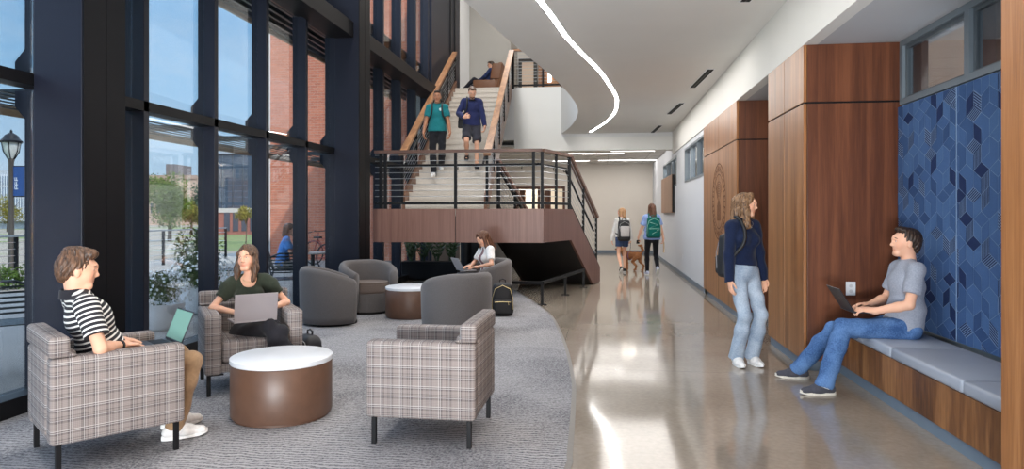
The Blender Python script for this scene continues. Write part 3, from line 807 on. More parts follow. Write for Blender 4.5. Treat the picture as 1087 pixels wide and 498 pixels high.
# ================================================================ furniture
# ---- plaid armchair: faces +Y, centre of footprint at origin
def plaid_chair():
    t = empty('plaid_armchair', (0, 0, 0), 0, '-', 'armchair')
    W, D = .345, .345
    m = MB(); ta = .115
    m.box(-W + .012, W - .012, -D + .012, D - .05, .172, .245, .008)
    b = m.build('base', M['plaid'], t, smooth=True, uv=True)
    for s in (-1, 1):
        x0, x1 = (-W, -W + ta) if s < 0 else (W - ta, W)
        MB().box(x0, x1, -D + .004, D, .168, .638, .022, seg=3).build('arm', M['plaid'], t, smooth=True, uv=True)
    m = MB()
    m.box(-W + ta + .003, W - ta - .003, -D, -D + .15, .20, .66, .02, seg=3)
    v0 = len(m.bm.verts)
    m.box(-W + .002, W - .002, -D - .002, -D + .135, .639, .755, .022, seg=3)
    m.bm.verts.ensure_lookup_table()
    for v in m.bm.verts[v0:]:
        if v.co.z > .66 and v.co.y > -D + .06: v.co.y -= .035
    m.build('backrest', M['plaid'], t, smooth=True, uv=True)
    MB().box(-W + ta + .004, W - ta - .004, -D + .155, D - .012, .25, .425, .03, seg=3).build('seat_cushion', M['plaid'], t, smooth=True, uv=True)
    for sx in (-1, 1):
        for sy in (-1, 1):
            x, y = sx * (W - .03), sy * (D - .045)
            l = MB().box(x - .014, x + .014, y - .014, y + .014, .001, .168, .002).box(min(x, x - sx * .1), max(x, x - sx * .1), y - .014, y + .014, .158, .169).build('leg', M['black'], t)
    return t
def face(r, d): return ang(r, d)
pc = plaid_chair()
def set_chair(o, corner, a, which, label):
    """place so that a body corner (sx,sy) sits on a floor point, chair facing angle a"""
    R = Matrix.Rotation(a, 3, 'Z'); off = R @ Vector((which[0] * .345, which[1] * .345, 0))
    o.location = corner - off + Vector((0, 0, .009)); o.rotation_euler = (0, 0, a); o['label'] = label
    o['group'] = 'plaid armchairs'
    return o
# chair with the man in stripes (near rear-right corner of the photo side: back right corner)
a2 = face(.72, .69)
CH2 = set_chair(pc, C(-2.47, 3.62), a2, (1, -1), 'plaid armchair holding the man in the striped shirt')
a1 = face(-.989, .15)
CH1 = set_chair(copy_tree(pc), C(-.219, 4.07), a1, (-1, -1), 'empty plaid armchair in front, its back to the right')
a3 = face(.48, -.877)
CH3 = set_chair(copy_tree(pc), C(-2.35, 5.24), a3, (1, 1), 'plaid armchair by the window holding the woman with the grey laptop')
CH3.scale = (1.07, 1.07, 1)
# ---- drum tables
def drum(R, h):
    t = empty('drum_table', (0, 0, 0), 0, '-', 'table', 'round drum tables')
    MB().lathe([(R - .02, .0), (R - .02, .018), (R - .004, .02), (R, .03), (R, h - .045), (R - .004, h - .04)], seg=56).build('base', M['brown'], t, smooth=True)
    MB().lathe([(0.001, h - .039), (R - .002, h - .039), (R + .003, h - .034), (R + .003, h - .005), (R - .004, h), (0.001, h)], seg=56).build('tabletop', M['white'], t, smooth=True)
    return t
dt = place(drum(.345, .42), C((299.5 - CX) * 4.82 / F, 4.82, .009), 0, 'brown drum table with white top in front of the woman in green')
dt2 = place(copy_tree(dt), C((436 - CX) * 9.4 / F, 9.4, .009), 0, 'farther brown drum table between the grey barrel chairs')
# ---- barrel chairs: facing +Y
def barrel():
    t = empty('barrel_chair', (0, 0, 0), 0, '-', 'chair', 'grey barrel chairs')
    Ro, th, n = .42, .115, 44
    m = MB(); rings = []
    A0 = math.radians(128)
    for i in range(n + 1):
        a = -A0 + 2 * A0 * i / n                    # 0 = back (-Y)
        u = abs(a) / A0
        h = .735 - .155 * (max(0, u - .25) / .75) ** 1.7
        sq = 1.0
        def pt(r, z, k=1.0): return Vector((r * math.sin(a), -r * math.cos(a), z))
        endr = 1 - .35 * max(0, (u - .93) / .07) ** 2
        prof = [(Ro - .028, .03), (Ro - .008, .12), (Ro, .30), (Ro + .004, h - .06), (Ro - .012, h - .02), (Ro - .04, h), (Ro - th + .035, h), (Ro - th + .008, h - .02), (Ro - th, h - .06), (Ro - th - .004, .30), (Ro - th - .002, .06)]
        rings.append([m.bm.verts.new(pt(r, z)) for r, z in prof])
    k = len(rings[0])
    for i in range(n):
        for j in range(k):
            m.bm.faces.new((rings[i][j], rings[i][(j + 1) % k], rings[i + 1][(j + 1) % k], rings[i + 1][j]))
    m.bm.faces.new(rings[0][::-1]); m.bm.faces.new(rings[-1])
    m.build('shell', M['barrel'], t, smooth='all')
    # front skirt and seat
    def outline(r, n=40, yf=.36):
        P = []
        for i in range(n):
            a = 2 * PI * i / n; x, y = r * math.sin(a), -r * math.cos(a)
            P.append((x, min(y, yf)))
        return P
    MB().prism([p for p in outline(Ro - th - .004, 40, .345)], .03, .285).build('base', M['barrel'], t)
    m = MB(); rr = Ro - th - .008
    for z0, z1, q in ((.287, .31, -.012), (.31, .41, 0), (.41, .44, -.016)):
        m.prism(outline(rr + q, 40, .36 + q), z0, z1)
    m.build('seat_cushion', M['barrelseat'], t, smooth=True)
    MB().lathe([(Ro - .11, 0.0), (Ro - .11, .03)], seg=36).build('plinth', M['black'], t)
    return t
bc = barrel()
T2 = dt2.location
def setb(o, r, d, hd, label, s=1.0):
    o.location = C(r, d, .009); o.rotation_euler = (0, 0, face(*hd)); o['label'] = label; o.scale = (s, s, s)
    return o
B1 = setb(bc, (353.5 - CX) * 8.85 / F, 8.85, (.93, .36), 'grey barrel chair nearest the window, seen from its side and back')
B2 = setb(copy_tree(bc), (391.5 - CX) * 9.85 / F, 9.85, (.62, -.78), 'grey barrel chair facing forward left of the far drum table')
B3 = setb(copy_tree(bc), (484.5 - CX) * 8.1 / F, 8.1, (-.62, .78), 'grey barrel chair with its back to the empty plaid armchair')
B4 = setb(copy_tree(bc), (514 - CX) * 10.3 / F, 10.3, (-.88, -.47), 'grey barrel chair holding the woman in the white shirt')
# ---- laptops: hinge at origin, base toward +Y, screen up and leaning to -Y; screen faces +Y
def laptop(label, bodymat, screenmat, lid=105, w=.31, dp=.215, logo=None, logomat=None):
    t = empty('laptop', (0, 0, 0), 0, label, 'laptop')
    MB().box(-w / 2, w / 2, 0, dp, 0, .014, .003).build('base', bodymat, t)
    MB().box(-w / 2 + .02, w / 2 - .02, .03, .12, .0141, .016).build('keyboard', M['black'], t)
    a = math.radians(lid)
    R = Matrix.Rotation(a, 4, 'X')
    o = MB().box(-w / 2, w / 2, 0, dp - .005, -.006, 0, .002).build('lid', bodymat, t); o.matrix_local = Matrix.Translation((0, 0, .014)) @ R
    s = MB().box(-w / 2 + .008, w / 2 - .008, .012, dp - .014, -.0072, -.0063).build('screen', screenmat, o)
    if logo:
        m = MB(); m.cyl((0, dp / 2 - .004), .016, .0003, .0010, 16)
        m.cyl((0.004, dp / 2 + .019), .005, .0003, .0010, 10)
        m.build('logo', logomat or M['black'], o)
    return t
# ---- bags
def backpack(label, cat, body, trim, w=.30, d=.18, h=.44, strap=True):
    """standing bag, front pocket toward -Y"""
    t = empty('backpack', (0, 0, 0), 0, label, cat)
    m = MB().box(-w / 2, w / 2, -d / 2, d / 2, 0, h, min(w, d) * .34, seg=4)
    for v in m.bm.verts:
        k = max(0, v.co.z / h - .55); v.co.x *= 1 - .35 * k; v.co.y *= 1 - .5 * k
    m.build('body', body, t, smooth='all')
    m = MB().box(-w * .40, w * .40, -d / 2 - .05, -d / 2 + .03, .03, h * .5, .026, seg=3); m.build('pocket', body, t, smooth='all')
    MB().tube([(-w * .36, -d / 2 - .052, h * .44), (0, -d / 2 - .056, h * .45), (w * .36, -d / 2 - .052, h * .44)], .005, 6).tube([(w * .25, -d / 2 - .055, h * .44), (w * .27, -d / 2 - .06, h * .35)], .004, 6).build('zipper', trim, t)
    m = MB(); P = [(-w * .47, -d * .28, h * .2), (-w * .46, -d * .38, h * .55), (-w * .34, -d * .40, h * .82), (0, -d * .38, h * .93), (w * .34, -d * .40, h * .82), (w * .46, -d * .38, h * .55), (w * .47, -d * .28, h * .2)]
    m.tube([Vector(p) + Vector((0, -.012, 0)) for p in P], .0045, 6); m.build('zipper', trim, t)
    MB().tube([(-.04, .02, h - .02), (-.04, .02, h + .03), (0, .02, h + .045), (.04, .02, h + .03), (.04, .02, h - .02)], .009, 6).build('handle', body, t, smooth=True)
    if strap:
        for s in (-1, 1):
            MB().tube([(s * .08, d / 2 - .02, h * .9), (s * .09, d / 2 + .05, h * .75), (s * .10, d / 2 + .06, h * .4), (s * .11, d / 2 - .01, h * .08)], .018, 6).build('strap', body, t, smooth=True)
    return t
fab_black = plain('black_nylon', rgb(24, 24, 27), .6, .1, 60)
gold = plain('gold_zip', rgb(214, 190, 140), .3, .03, 30, .7)
bp = backpack('black backpack with pale gold zippers on the carpet beside the white shirt woman', 'backpack', fab_black, gold, .31, .2, .46)
p = AT(533.5, 9.5, .009); place(bp, p, .15)
bp2 = backpack('dark backpack half hidden behind the plaid armchair by the window', 'backpack', plain('charcoal_nylon', rgb(34, 35, 40), .6, .1, 60), plain('grey_zip', rgb(150, 150, 150), .4), .28, .2, .31, strap=False)
p = AT(327, 6.25, .009); place(bp2, p, -.6)
# ---- black planter and plants under the landing
t = empty('planter_box', AT(458, 14.6), -.02, 'long black planter box on the floor under the stair landing', 'planter')
w2 = 60 / F * 14.6 / 2
MB().box(-w2, w2, -.2, .2, .03, .40, .012).build('box', M['black'], t)
MB().box(-w2 - .012, w2 + .012, -.212, .212, .36, .41, .004).box(-w2 + .02, w2 - .02, -.17, .17, .41, .412).build('rim', M['black'], t)
MB().box(-w2 - .05, w2 + .05, -.15, .15, 0, .03).build('base', M['darkgrey'], t)
leafm = plain('dark_green_leaf', rgb(52, 74, 48), .35, .35, 9)
def zz(seed, h=.62, n=8):
    r = random.Random(seed)
    t = empty('zz_plant', (0, 0, 0), 0, '-', 'plant', 'dark leafy plants in the black planter')
    ms, ml = MB(), MB()
    for i in range(n):
        a = 2 * PI * i / n + r.uniform(-.3, .3); lean = r.uniform(.15, .42); hh = h * r.uniform(.7, 1.05)
        pts = [Vector((math.cos(a) * (.03 + lean * (k / 6) ** 1.6), math.sin(a) * (.03 + lean * (k / 6) ** 1.6), hh * (k / 6))) for k in range(7)]
        ms.tube(pts, [.009 - .001 * k for k in range(7)], 5)
        for k in range(1, 7):
            d = (pts[k] - pts[k - 1]).normalized(); sd = d.cross(Vector((0, 0, 1))).normalized()
            for s in (-1, 1):
                o = (sd * s * .8 + d * .6 + Vector((0, 0, .1))).normalized(); L = .12
                w = o.cross(d).normalized().cross(o) * .022
                b = pts[k]; ml.slab([b, b + o * L * .5 + w, b + o * L, b + o * L * .5 - w], o.cross(w).normalized() * .003)
    ms.build('stem', leafm, t, smooth=True); ml.build('foliage', leafm, t)
    return t
pz = zz(1)
labs = ['leftmost leafy plant in the black planter under the landing', 'second leafy plant from the left in the black planter', 'third leafy plant from the left in the black planter', 'rightmost leafy plant in the black planter beside the round support column']
for i, px in enumerate((436, 449, 464, 479)):
    o = pz if i == 0 else zz(i + 1)
    q = AT(px, 14.6, .412); place(o, q, i, labs[i])
# ---- brown lounge chair on the upper floor (faces -Xish)
t = empty('lounge_chair', AT(515, 20.3, ZU), PI / 2, 'brown wing armchair on the upper floor at the head of the stairs', 'armchair')
bl = plain('tan_brown_leather', rgb(112, 72, 46), .5, .06, 12)
MB().box(-.34, .34, -.30, .34, .22, .42, .05, seg=3).build('seat', bl, t, smooth='all')
m = MB().box(-.34, .34, -.42, -.28, .25, 1.12, .05, seg=3)
for v in m.bm.verts:
    v.co.y -= .22 * max(0, v.co.z - .4)
m.build('backrest', bl, t, smooth='all')
for s in (-1, 1):
    m = MB().box(s * .36 - .05, s * .36 + .05, -.40, .30, .22, .60, .04, seg=3); m.build('arm', bl, t, smooth='all')
    m = MB().box(s * .35 - .03, s * .35 + .03, -.50, -.20, .62, 1.08, .03, seg=3)
    for v in m.bm.verts: v.co.y -= .16 * max(0, v.co.z - .6)
    m.build('wing', bl, t, smooth='all')
MB().cyl((0, 0), .05, .02, .22, 16).lathe([(.30, 0), (.30, .015), (.05, .03)], seg=28).build('pedestal', M['black'], t, smooth=True)
LOUNGE = t
# ================================================================ outdoors
def gz(p, z=-.02): return Vector((p.x, p.y, z))
gm = plain('terrace_concrete', rgb(138, 133, 126), .85, .06, 1.2)
g = MB().box(-13.5, -4.34, -12, 26, -.3, -.02).build('ground_terrace', gm); struct(g, 'pale concrete terrace outside the glazing', 'terrace')
def groundmat():
    m, nt, b = newmat('campus_ground')
    tc = nd(nt, 'ShaderNodeTexCoord'); n = nd(nt, 'ShaderNodeTexNoise', Scale=.06, Detail=3.0); n2 = nd(nt, 'ShaderNodeTexNoise', Scale=3.0, Detail=5.0)
    nt.links.new(tc.outputs['Object'], n.inputs['Vector']); nt.links.new(tc.outputs['Object'], n2.inputs['Vector'])
    gr = ramp(nt, [(.3, rgb(78, 90, 44)), (.7, rgb(112, 120, 66))]); nt.links.new(n2.outputs[0], gr.inputs[0])
    mk = ramp(nt, [(.50, (0, 0, 0, 1)), (.53, (1, 1, 1, 1))]); nt.links.new(n.outputs[0], mk.inputs[0])
    nt.links.new(mixc(nt, mk.outputs[0], rgb(128, 118, 103), gr.outputs[0]), b.inputs['Base Color']); b.inputs['Roughness'].default_value = .95
    return m
g = MB().box(-300, -13.5, -120, 320, -.9, -.45).box(-13.5, -4.5, 26, 320, -.9, -.45).build('ground_campus', groundmat()); struct(g, 'lawns and paved paths beyond the terrace', 'ground')
brickm, nt, b_ = newmat('red_brick')
tcx = nd(nt, 'ShaderNodeTexCoord'); mp = nd(nt, 'ShaderNodeMapping'); mp.inputs['Rotation'].default_value = (PI / 2, 0, 0)
nt.links.new(tcx.outputs['Object'], mp.inputs['Vector'])
bt = nd(nt, 'ShaderNodeTexBrick', Scale=1.0)
bt.inputs['Color1'].default_value = rgb(204, 122, 90); bt.inputs['Color2'].default_value = rgb(176, 100, 74); bt.inputs['Mortar'].default_value = rgb(188, 150, 130)
bt.inputs['Mortar Size'].default_value = .008; bt.inputs['Brick Width'].default_value = .24; bt.inputs['Row Height'].default_value = .08; bt.inputs['Bias'].default_value = -.2
nt.links.new(mp.outputs[0], bt.inputs['Vector'])
no = nd(nt, 'ShaderNodeTexNoise', Scale=4.0, Detail=4.0); nt.links.new(tcx.outputs['Object'], no.inputs['Vector'])
nt.links.new(mixc(nt, mth(nt, 'MULTIPLY', no.outputs[0], .35), bt.outputs[0], rgb(196, 122, 98)), b_.inputs['Base Color']); b_.inputs['Roughness'].default_value = .9
# brick wing that closes the view along the glazing
BY = 20.2
pb = Vector((-10.33, BY, 0))
t = empty('brick_wing', (pb.x, BY, 0), 0, 'red brick wing of the building seen through the tall glazing', 'building')
MB().box(0, -4.6 - pb.x, 0, .6, -.4, 12).build('wall', brickm, t)
MB().box(-.06, .0, -.02, .6, -.4, 12).build('corner_trim', plain('pale_trim', rgb(214, 210, 204), .6), t)
p = PT(309, 61, 20.3)
t = empty('security_camera', (p.x, BY, p.z), 0, 'small white security camera on the brick wing', 'camera')
MB().box(-.05, .05, -.03, -.001, -.05, .05, .005).tube([(0, -.03, .0), (0, -.16, .02)], .02, 8).build('bracket', M['white'], t)
MB().lathe([(.001, -.12), (.045, -.10), (.06, -.05), (.06, .04), (.05, .05), (.001, .055)], c=(-.03, -.17, -.03), seg=16).build('housing', M['white'], t, smooth=True)
# sunshades outside the glazing
shade = plain('sunshade_metal', rgb(70, 78, 82), .4, .05, 5, .2)
def shades(name, z, x1, x0, ya, yb, slats, label, pitch):
    t = empty(name, (x1, ya, z), 0, label, 'sunshade')
    m = MB()
    for k in range(slats):
        x = x0 - x1 + (k + .5) * (0 - (x0 - x1)) / slats
        m.box(x - .014, x + .014, 0, yb - ya, 0, .010)
    m.build('slats', shade, t)
    MB().box(x0 - x1 - .03, x0 - x1, 0, yb - ya, -.05, .05).build('edge_rail', plain('shade_edge', rgb(150, 130, 104), .5), t)
    m = MB(); y = .1
    while y < yb - ya:
        m.box(x0 - x1, 0, y - .02, y + .02, .035, .10); y += step
    m.build('arms', shade, t)
    return t
shades('sunshade', 2.36, XG - .36, XG - 1.15, -3, 15.5, 6, 'slatted metal sunshade outside at the height of the transom', .12)
t = empty('canopy', (XG - .35, -5, 4.85), 0, 'dark slatted roof canopy high outside the glazing', 'canopy')
m = MB()
for k in range(9):
    x = -1.6 + .18 * k; m.box(x, x + .05, 0, 24.9, -.0, .16)
m.build('slats', shade, t)
MB().box(-1.68, -1.62, 0, 24.9, -.06, .2).build('edge_rail', plain('canopy_edge', rgb(150, 132, 108), .5), t)
m = MB(); y = .3
while y < 24.8: m.box(-1.62, 0, y - .04, y + .04, .17, .27); y += step
m.build('arms', shade, t)
MB().box(-1.62, 0, 0, 24.9, .28, .32).build('roof', M['darkgrey'], t)
# terrace railing
rp = [Vector((-12.0, -2, -.02)), Vector((-12.3, 21.0, -.02))]
t = empty('terrace_railing', rp[0], 0, 'dark metal cable railing at the far edge of the terrace', 'railing')
rp2 = [Vector((0, 0, 0)), rp[1] - rp[0]]
n = 14
for k in range(n + 1):
    p = rp2[0].lerp(rp2[1], k / n); MB().box(p.x - .03, p.x + .03, p.y - .03, p.y + .03, 0, .98).build('post', M['black'], t)
MB().bar(rp2[0] + Vector((0, 0, .98)), rp2[1] + Vector((0, 0, .98)), .09, .04).build('cap_rail', M['framegrey'], t)
for h in (.15, .29, .43, .57, .71, .85): MB().tube([rp2[0] + Vector((0, 0, h)), rp2[1] + Vector((0, 0, h))], .009, 6).build('cable', M['steel'], t)
# leaves
def leafcloud(m, c, rad, n, size, r, sc=(1, 1, 1), shell=.55):
    for i in range(n):
        while True:
            v = Vector((r.uniform(-1, 1), r.uniform(-1, 1), r.uniform(-1, 1)))
            if shell < v.length < 1: break
        p = Vector((c[0] + v.x * rad * sc[0], c[1] + v.y * rad * sc[1], c[2] + v.z * rad * sc[2]))
        a = Vector((r.uniform(-1, 1), r.uniform(-1, 1), r.uniform(-1, 1))).normalized(); b = a.orthogonal().normalized()
        s = size * r.uniform(.6, 1.3)
        m.quad(p, p + a * s + b * s * .45, p + a * s * 2, p + a * s - b * s * .45)
def leafmat(name, c, tr=0.3):
    m, nt, b = newmat(name)
    tc = nd(nt, 'ShaderNodeTexCoord'); n = nd(nt, 'ShaderNodeTexNoise', Scale=4.0, Detail=3.0); nt.links.new(tc.outputs['Object'], n.inputs['Vector'])
    lo = tuple(x * .55 for x in c[:3]) + (1,); hi = tuple(min(1, x * 1.25) for x in c[:3]) + (1,)
    r = ramp(nt, [(.3, lo), (.7, hi)]); nt.links.new(n.outputs[0], r.inputs[0]); nt.links.new(r.outputs[0], b.inputs['Base Color'])
    b.inputs['Roughness'].default_value = .7; b.inputs['Specular IOR Level'].default_value = .12
    return m
LM = [leafmat('oak_leaf', rgb(88, 106, 36)), leafmat('yellow_leaf', rgb(128, 120, 48)), leafmat('shrub_leaf', rgb(70, 92, 34)), leafmat('pine_leaf', rgb(70, 90, 70))]
bark = plain('bark', rgb(90, 76, 62), .9, .2, 8)
flowm = plain('white_petal', rgb(236, 238, 236), .7, .02, 30)
def tree(px, d, h, R, lm, label, seed, n=900, trunk=.16, cz=None, clumps=9, base=-.45, leaf=.16):
    r = random.Random(seed)
    t = empty('tree', gz(AT(px, d), base), 0, label, 'tree', 'trees outside')
    cz = h - R if cz is None else cz
    m = MB().tube([(0, 0, 0), (.05, 0, cz * .5), (0, .05, cz)], [trunk, trunk * .8, trunk * .5], 8)
    for k in range(6):
        a = r.uniform(0, 2 * PI); m.tube([(0, 0, cz * .7), (math.cos(a) * R * .35, math.sin(a) * R * .35, cz + R * .1), (math.cos(a) * R * .6, math.sin(a) * R * .6, cz + R * r.uniform(0, .5))], [trunk * .4, trunk * .25, trunk * .1], 6)
    m.build('trunk', bark, t, smooth=True)
    m = MB()
    for k in range(clumps):
        a = r.uniform(0, 2 * PI); q = r.uniform(.1, .65) * R; zz_ = cz + r.uniform(-.55, .65) * R
        leafcloud(m, (math.cos(a) * q, math.sin(a) * q, zz_), R * .48, n // clumps, leaf, r, shell=.2)
    m.build('crown', lm, t)
    return t
tree(180, 46, 4.7, 1.9, LM[0], 'broad green tree in front of the tan brick building', 3, 6500, .14, 2.7, 16, leaf=.085)
tree(203, 62, 3.7, 1.3, LM[1], 'yellowing tree right of the broad green tree', 4, 3000, .12, 2.0, 10, leaf=.09)
tree(261, 43, 2.6, .62, LM[1], 'small young tree in front of the glass building', 5, 1500, .04, 1.7, 8, leaf=.06)
tree(134.5, 30, 5.2, 1.4, LM[0], 'leafy tree seen through the narrow slot beside the near column', 6, 4000, .12, 3.2, 12, leaf=.08)
tree(212, 95, 6.4, 2.2, LM[3], 'dark distant tree at the edge of the tan building', 8, 1500, .2, 3.9, 8, leaf=.18)
tree(8, 70, 4.4, 1.6, LM[1], 'small yellow tree before the grey glass building', 9, 1500, .1, 2.4, 8, leaf=.1)
# planters with white flowers
def bowl(label, p, s, seed, n=1000):
    r = random.Random(seed)
    t = empty('flower_planter', gz(p), 0, label, 'planter', 'white bowl planters with flowers')
    MB().lathe([(.20, 0), (.27, .04), (.36, .22), (.405, .36), (.42, .42), (.395, .42), (.36, .34), (.001, .33)], seg=36).build('bowl', plain('white_stone_pot', rgb(226, 228, 230), .6, .03, 10), t, smooth=True)
    m = MB(); f_ = MB()
    for k in range(12):
        a = r.uniform(0, 2 * PI); q = r.uniform(.05, .34)
        leafcloud(m, (math.cos(a) * q, math.sin(a) * q, .52 + r.uniform(-.08, .22)), .2, n // 12, .03, r, shell=.1)
    m.build('foliage', LM[2], t)
    for k in range(270):
        v = Vector((r.gauss(0, 1), r.gauss(0, 1), abs(r.gauss(0, 1)) * .9 - .15)).normalized()
        c = Vector((v.x * .60, v.y * .60, .5 + v.z * .45)); a = v.orthogonal().normalized(); b = v.cross(a); s_ = r.uniform(.02, .03)
        c0_ = f_.bm.verts.new(c + v * .008)
        ring = [f_.bm.verts.new(c + (a * math.cos(i * PI / 5) + b * math.sin(i * PI / 5)) * s_ * (1 if i % 2 == 0 else .82)) for i in range(10)]
        for i in range(10): f_.bm.faces.new((c0_, ring[i], ring[(i + 1) % 10]))
    o = f_.build('flowers', flowm, t); o['kind'] = 'stuff'
    t.scale = (s, s, s * 1.2)
    return t
bowl('white bowl planter full of white flowers left of the woman in green', AT(171, 8.5), .66, 11)
bowl('flower planter directly behind the mullion left of the woman in green', AT(216, 9.9), .8, 12)
# tall shrub by the second planter
t = empty('shrub', gz(AT(212, 10.9)), 0, 'dense green shrub rising behind the flower planters', 'shrub')
m = MB(); r = random.Random(5)
for k in range(10): leafcloud(m, (r.uniform(-.16, .16), r.uniform(-.16, .16), .25 + k * .085), .26, 130, .032, r, shell=.1)
m.build('foliage', LM[2], t); MB().cyl((0, 0), .03, 0, .8, 8).build('stem', bark, t)
t = empty('shrub', gz(AT(4, 13.0)), 0, 'rounded green bush in front of the terrace railing at the left', 'shrub')
m = MB()
for k in range(9): leafcloud(m, (r.uniform(-.3, .3), r.uniform(-.2, .2), .12 + r.uniform(0, .14)), .22, 130, .035, r, shell=.1)
m.build('foliage', LM[2], t); MB().cyl((0, 0), .03, 0, .2, 8).build('stem', bark, t)
# lamp post with banner
p = AT(12, 17)
lz = lambda y: EYE + (227 - y) * 17 / F
t = empty('lamp_post', gz(p, -.45), 0, 'dark street lamp with glass lantern outside the left window', 'street lamp')
zb = lambda y: lz(y) + .45
MB().lathe([(.16, 0), (.16, .3), (.10, .4), (.068, .5), (.058, zb(172)), (.075, zb(170)), (.06, zb(168))], seg=20).build('pole', plain('bronze_pole', rgb(74, 68, 62), .5), t, smooth=True)
zc0, zc1 = zb(169), zb(151)
m = MB()
for k in range(6):
    a = k * PI / 3; m.tube([(.07 * math.cos(a), .07 * math.sin(a), zc0), (.17 * math.cos(a), .17 * math.sin(a), zc0 + (zc1 - zc0) * .45), (.21 * math.cos(a), .21 * math.sin(a), zc1)], .012, 6)
m.lathe([(.24, zc1 - .01), (.24, zc1 + .03), (.17, zc1 + .10), (.15, zc1 + .16), (.07, zc1 + .22), (.03, zc1 + .24), (.03, zc1 + .28), (.001, zc1 + .33)], seg=18)
m.build('lantern_frame', M['black'], t, smooth=True)
MB().lathe([(.06, zc0 + .01), (.155, zc0 + (zc1 - zc0) * .45), (.195, zc1 - .015)], seg=18).build('lantern_glass', plain('frosted_lantern', rgb(206, 208, 206), .3), t, smooth=True)
bz0, bz1 = zb(208.5), zb(176.5)
MB().tube([(0, 0, bz1), (.38, .05, bz1)], .015, 6).tube([(0, 0, bz0), (.38, .05, bz0)], .015, 6).build('banner_arm', M['black'], t)
bo = MB().box(.05, .37, -.004, .004, bz0 + .01, bz1 - .01).build('banner', plain('royal_blue_banner', rgb(38, 72, 128), .7), t)
m = MB()                                   # white upright lettering and a yellow-white mark
hb = bz1 - bz0
for z0 in (.28, .42, .56):
    m.box(.10, .19, -.006, -.004, bz0 + hb * (z0 - .05), bz0 + hb * z0 - .02).box(.10, .115, -.006, -.004, bz0 + hb * (z0 - .05), bz0 + hb * (z0 + .06)).box(.145, .16, -.006, -.004, bz0 + hb * (z0 - .05), bz0 + hb * (z0 + .06))
m.build('lettering', flowm, bo)
m = MB().lathe([(.001, -.005), (.07, -.005)], seg=5, M=Matrix.Translation((.19, 0, bz0 + hb * .80)) @ Matrix.Rotation(PI / 2, 4, 'X'))
m.build('mark', plain('banner_mark', rgb(226, 214, 170), .7), bo)
# far buildings
def building(name, px0, px1, d, z0, ytop, dep, wallmat, label):
    a, b = AT(px0, d), AT(px1, d)
    rz = math.atan2(b.y - a.y, b.x - a.x); L = (b - a).length; H = EYE + (227 - ytop) * d / F - z0
    t = empty(name, (a.x, a.y, z0), rz, label, 'building')
    MB().box(0, L, 0, dep, 0, H).build('wall', wallmat, t)
    return t, L, H
glz = plain('blue_grey_glass', rgb(120, 134, 150), .15, .15, .4, .1, .8)
dgl = plain('dark_reflective_glass', rgb(62, 72, 86), .12, .25, .35, .1, .8)
tan_b = plain('tan_brick', rgb(190, 160, 140), .9, .05, 2)
t, L, H = building('campus_hall', -60, 40, 85, -.45, 181, 14, plain('pale_precast', rgb(176, 180, 184), .8, .04, .6), 'grey campus hall with a window grid far beyond the lamp post')
for i in range(10):
    for k in range(4):
        f0 = MB().box(L * (.02 + .1 * i), L * (.105 + .1 * i), -.12, -.001, H * (.18 + .19 * k), H * (.33 + .19 * k)).build('window', glz, t)
        if k == 0: pass
m = MB()
for i in range(41): m.box(L * i / 40 - .05, L * i / 40 + .05, -.16, -.121, H * .2, H * .93)
m.build('mullions', plain('pale_mullion', rgb(206, 208, 210), .6), t)
MB().box(0, L, -.5, -.17, H * .13, H * .19).build('canopy', plain('pale_canopy', rgb(190, 192, 194), .7), t)
t, L, H = building('tan_building', 120, 209, 112, -.45, 187, 18, tan_b, 'tan brick building with flat roof behind the broad tree')
MB().box(L * .52, L * .63, 3, 9, H, H + 2.2).build('penthouse', plain('dark_penthouse', rgb(104, 98, 98), .8), t)
MB().box(-.1, L + .1, -.12, 0.0, H - .5, H + .15).build('parapet', plain('tan_parapet', rgb(170, 142, 124), .9), t)
for i in range(14): MB().box(L * (.03 + .07 * i), L * (.06 + .07 * i), -.05, -.001, 2.0, 3.6).build('window', dgl, t)
t, L, H = building('glass_building', 226, 280, 62, -.45, 158, 14, plain('curtain_dark', rgb(110, 118, 128), .5), 'dark glass building with a brick base seen behind the woman in green')
zg = EYE + (227 - 224) * 62 / F + .45
n = 5
for i in range(n): MB().box(L * i / n + .06, L * (i + 1) / n - .06, -.1, -.001, zg + .3, H * .94).build('window', dgl, t)
MB().box(-.15, L, -.25, 0, H * .94, H + .1).build('parapet', plain('metal_parapet', rgb(150, 158, 166), .5), t)
MB().box(-.1, L, -.3, -.11, 0, zg - .15).build('brick_base', plain('red_base_brick', rgb(158, 98, 86), .9, .08, 2), t)
MB().box(-.15, L, -.36, -.0, zg - .15, zg + .25).build('stone_band', plain('stone_band', rgb(196, 186, 178), .8), t)
for i in range(4): MB().box(L * (.25 + .17 * i), L * (.36 + .17 * i), -.34, -.301, .3, 2.2).build('window', dgl, t)
# far tree line closing the horizon
r = random.Random(44)
for i, (px, d, h) in enumerate(((30, 140, 8), (150, 150, 7), (225, 150, 9))):
    o = tree(px, d, h, h * .42, LM[3], ['tree far behind the lamp post and banner', 'tree far behind the broad green tree', 'tree far off between the tan and the glass building'][i], 60 + i, 500, .25, h * .55, 7, leaf=.4)
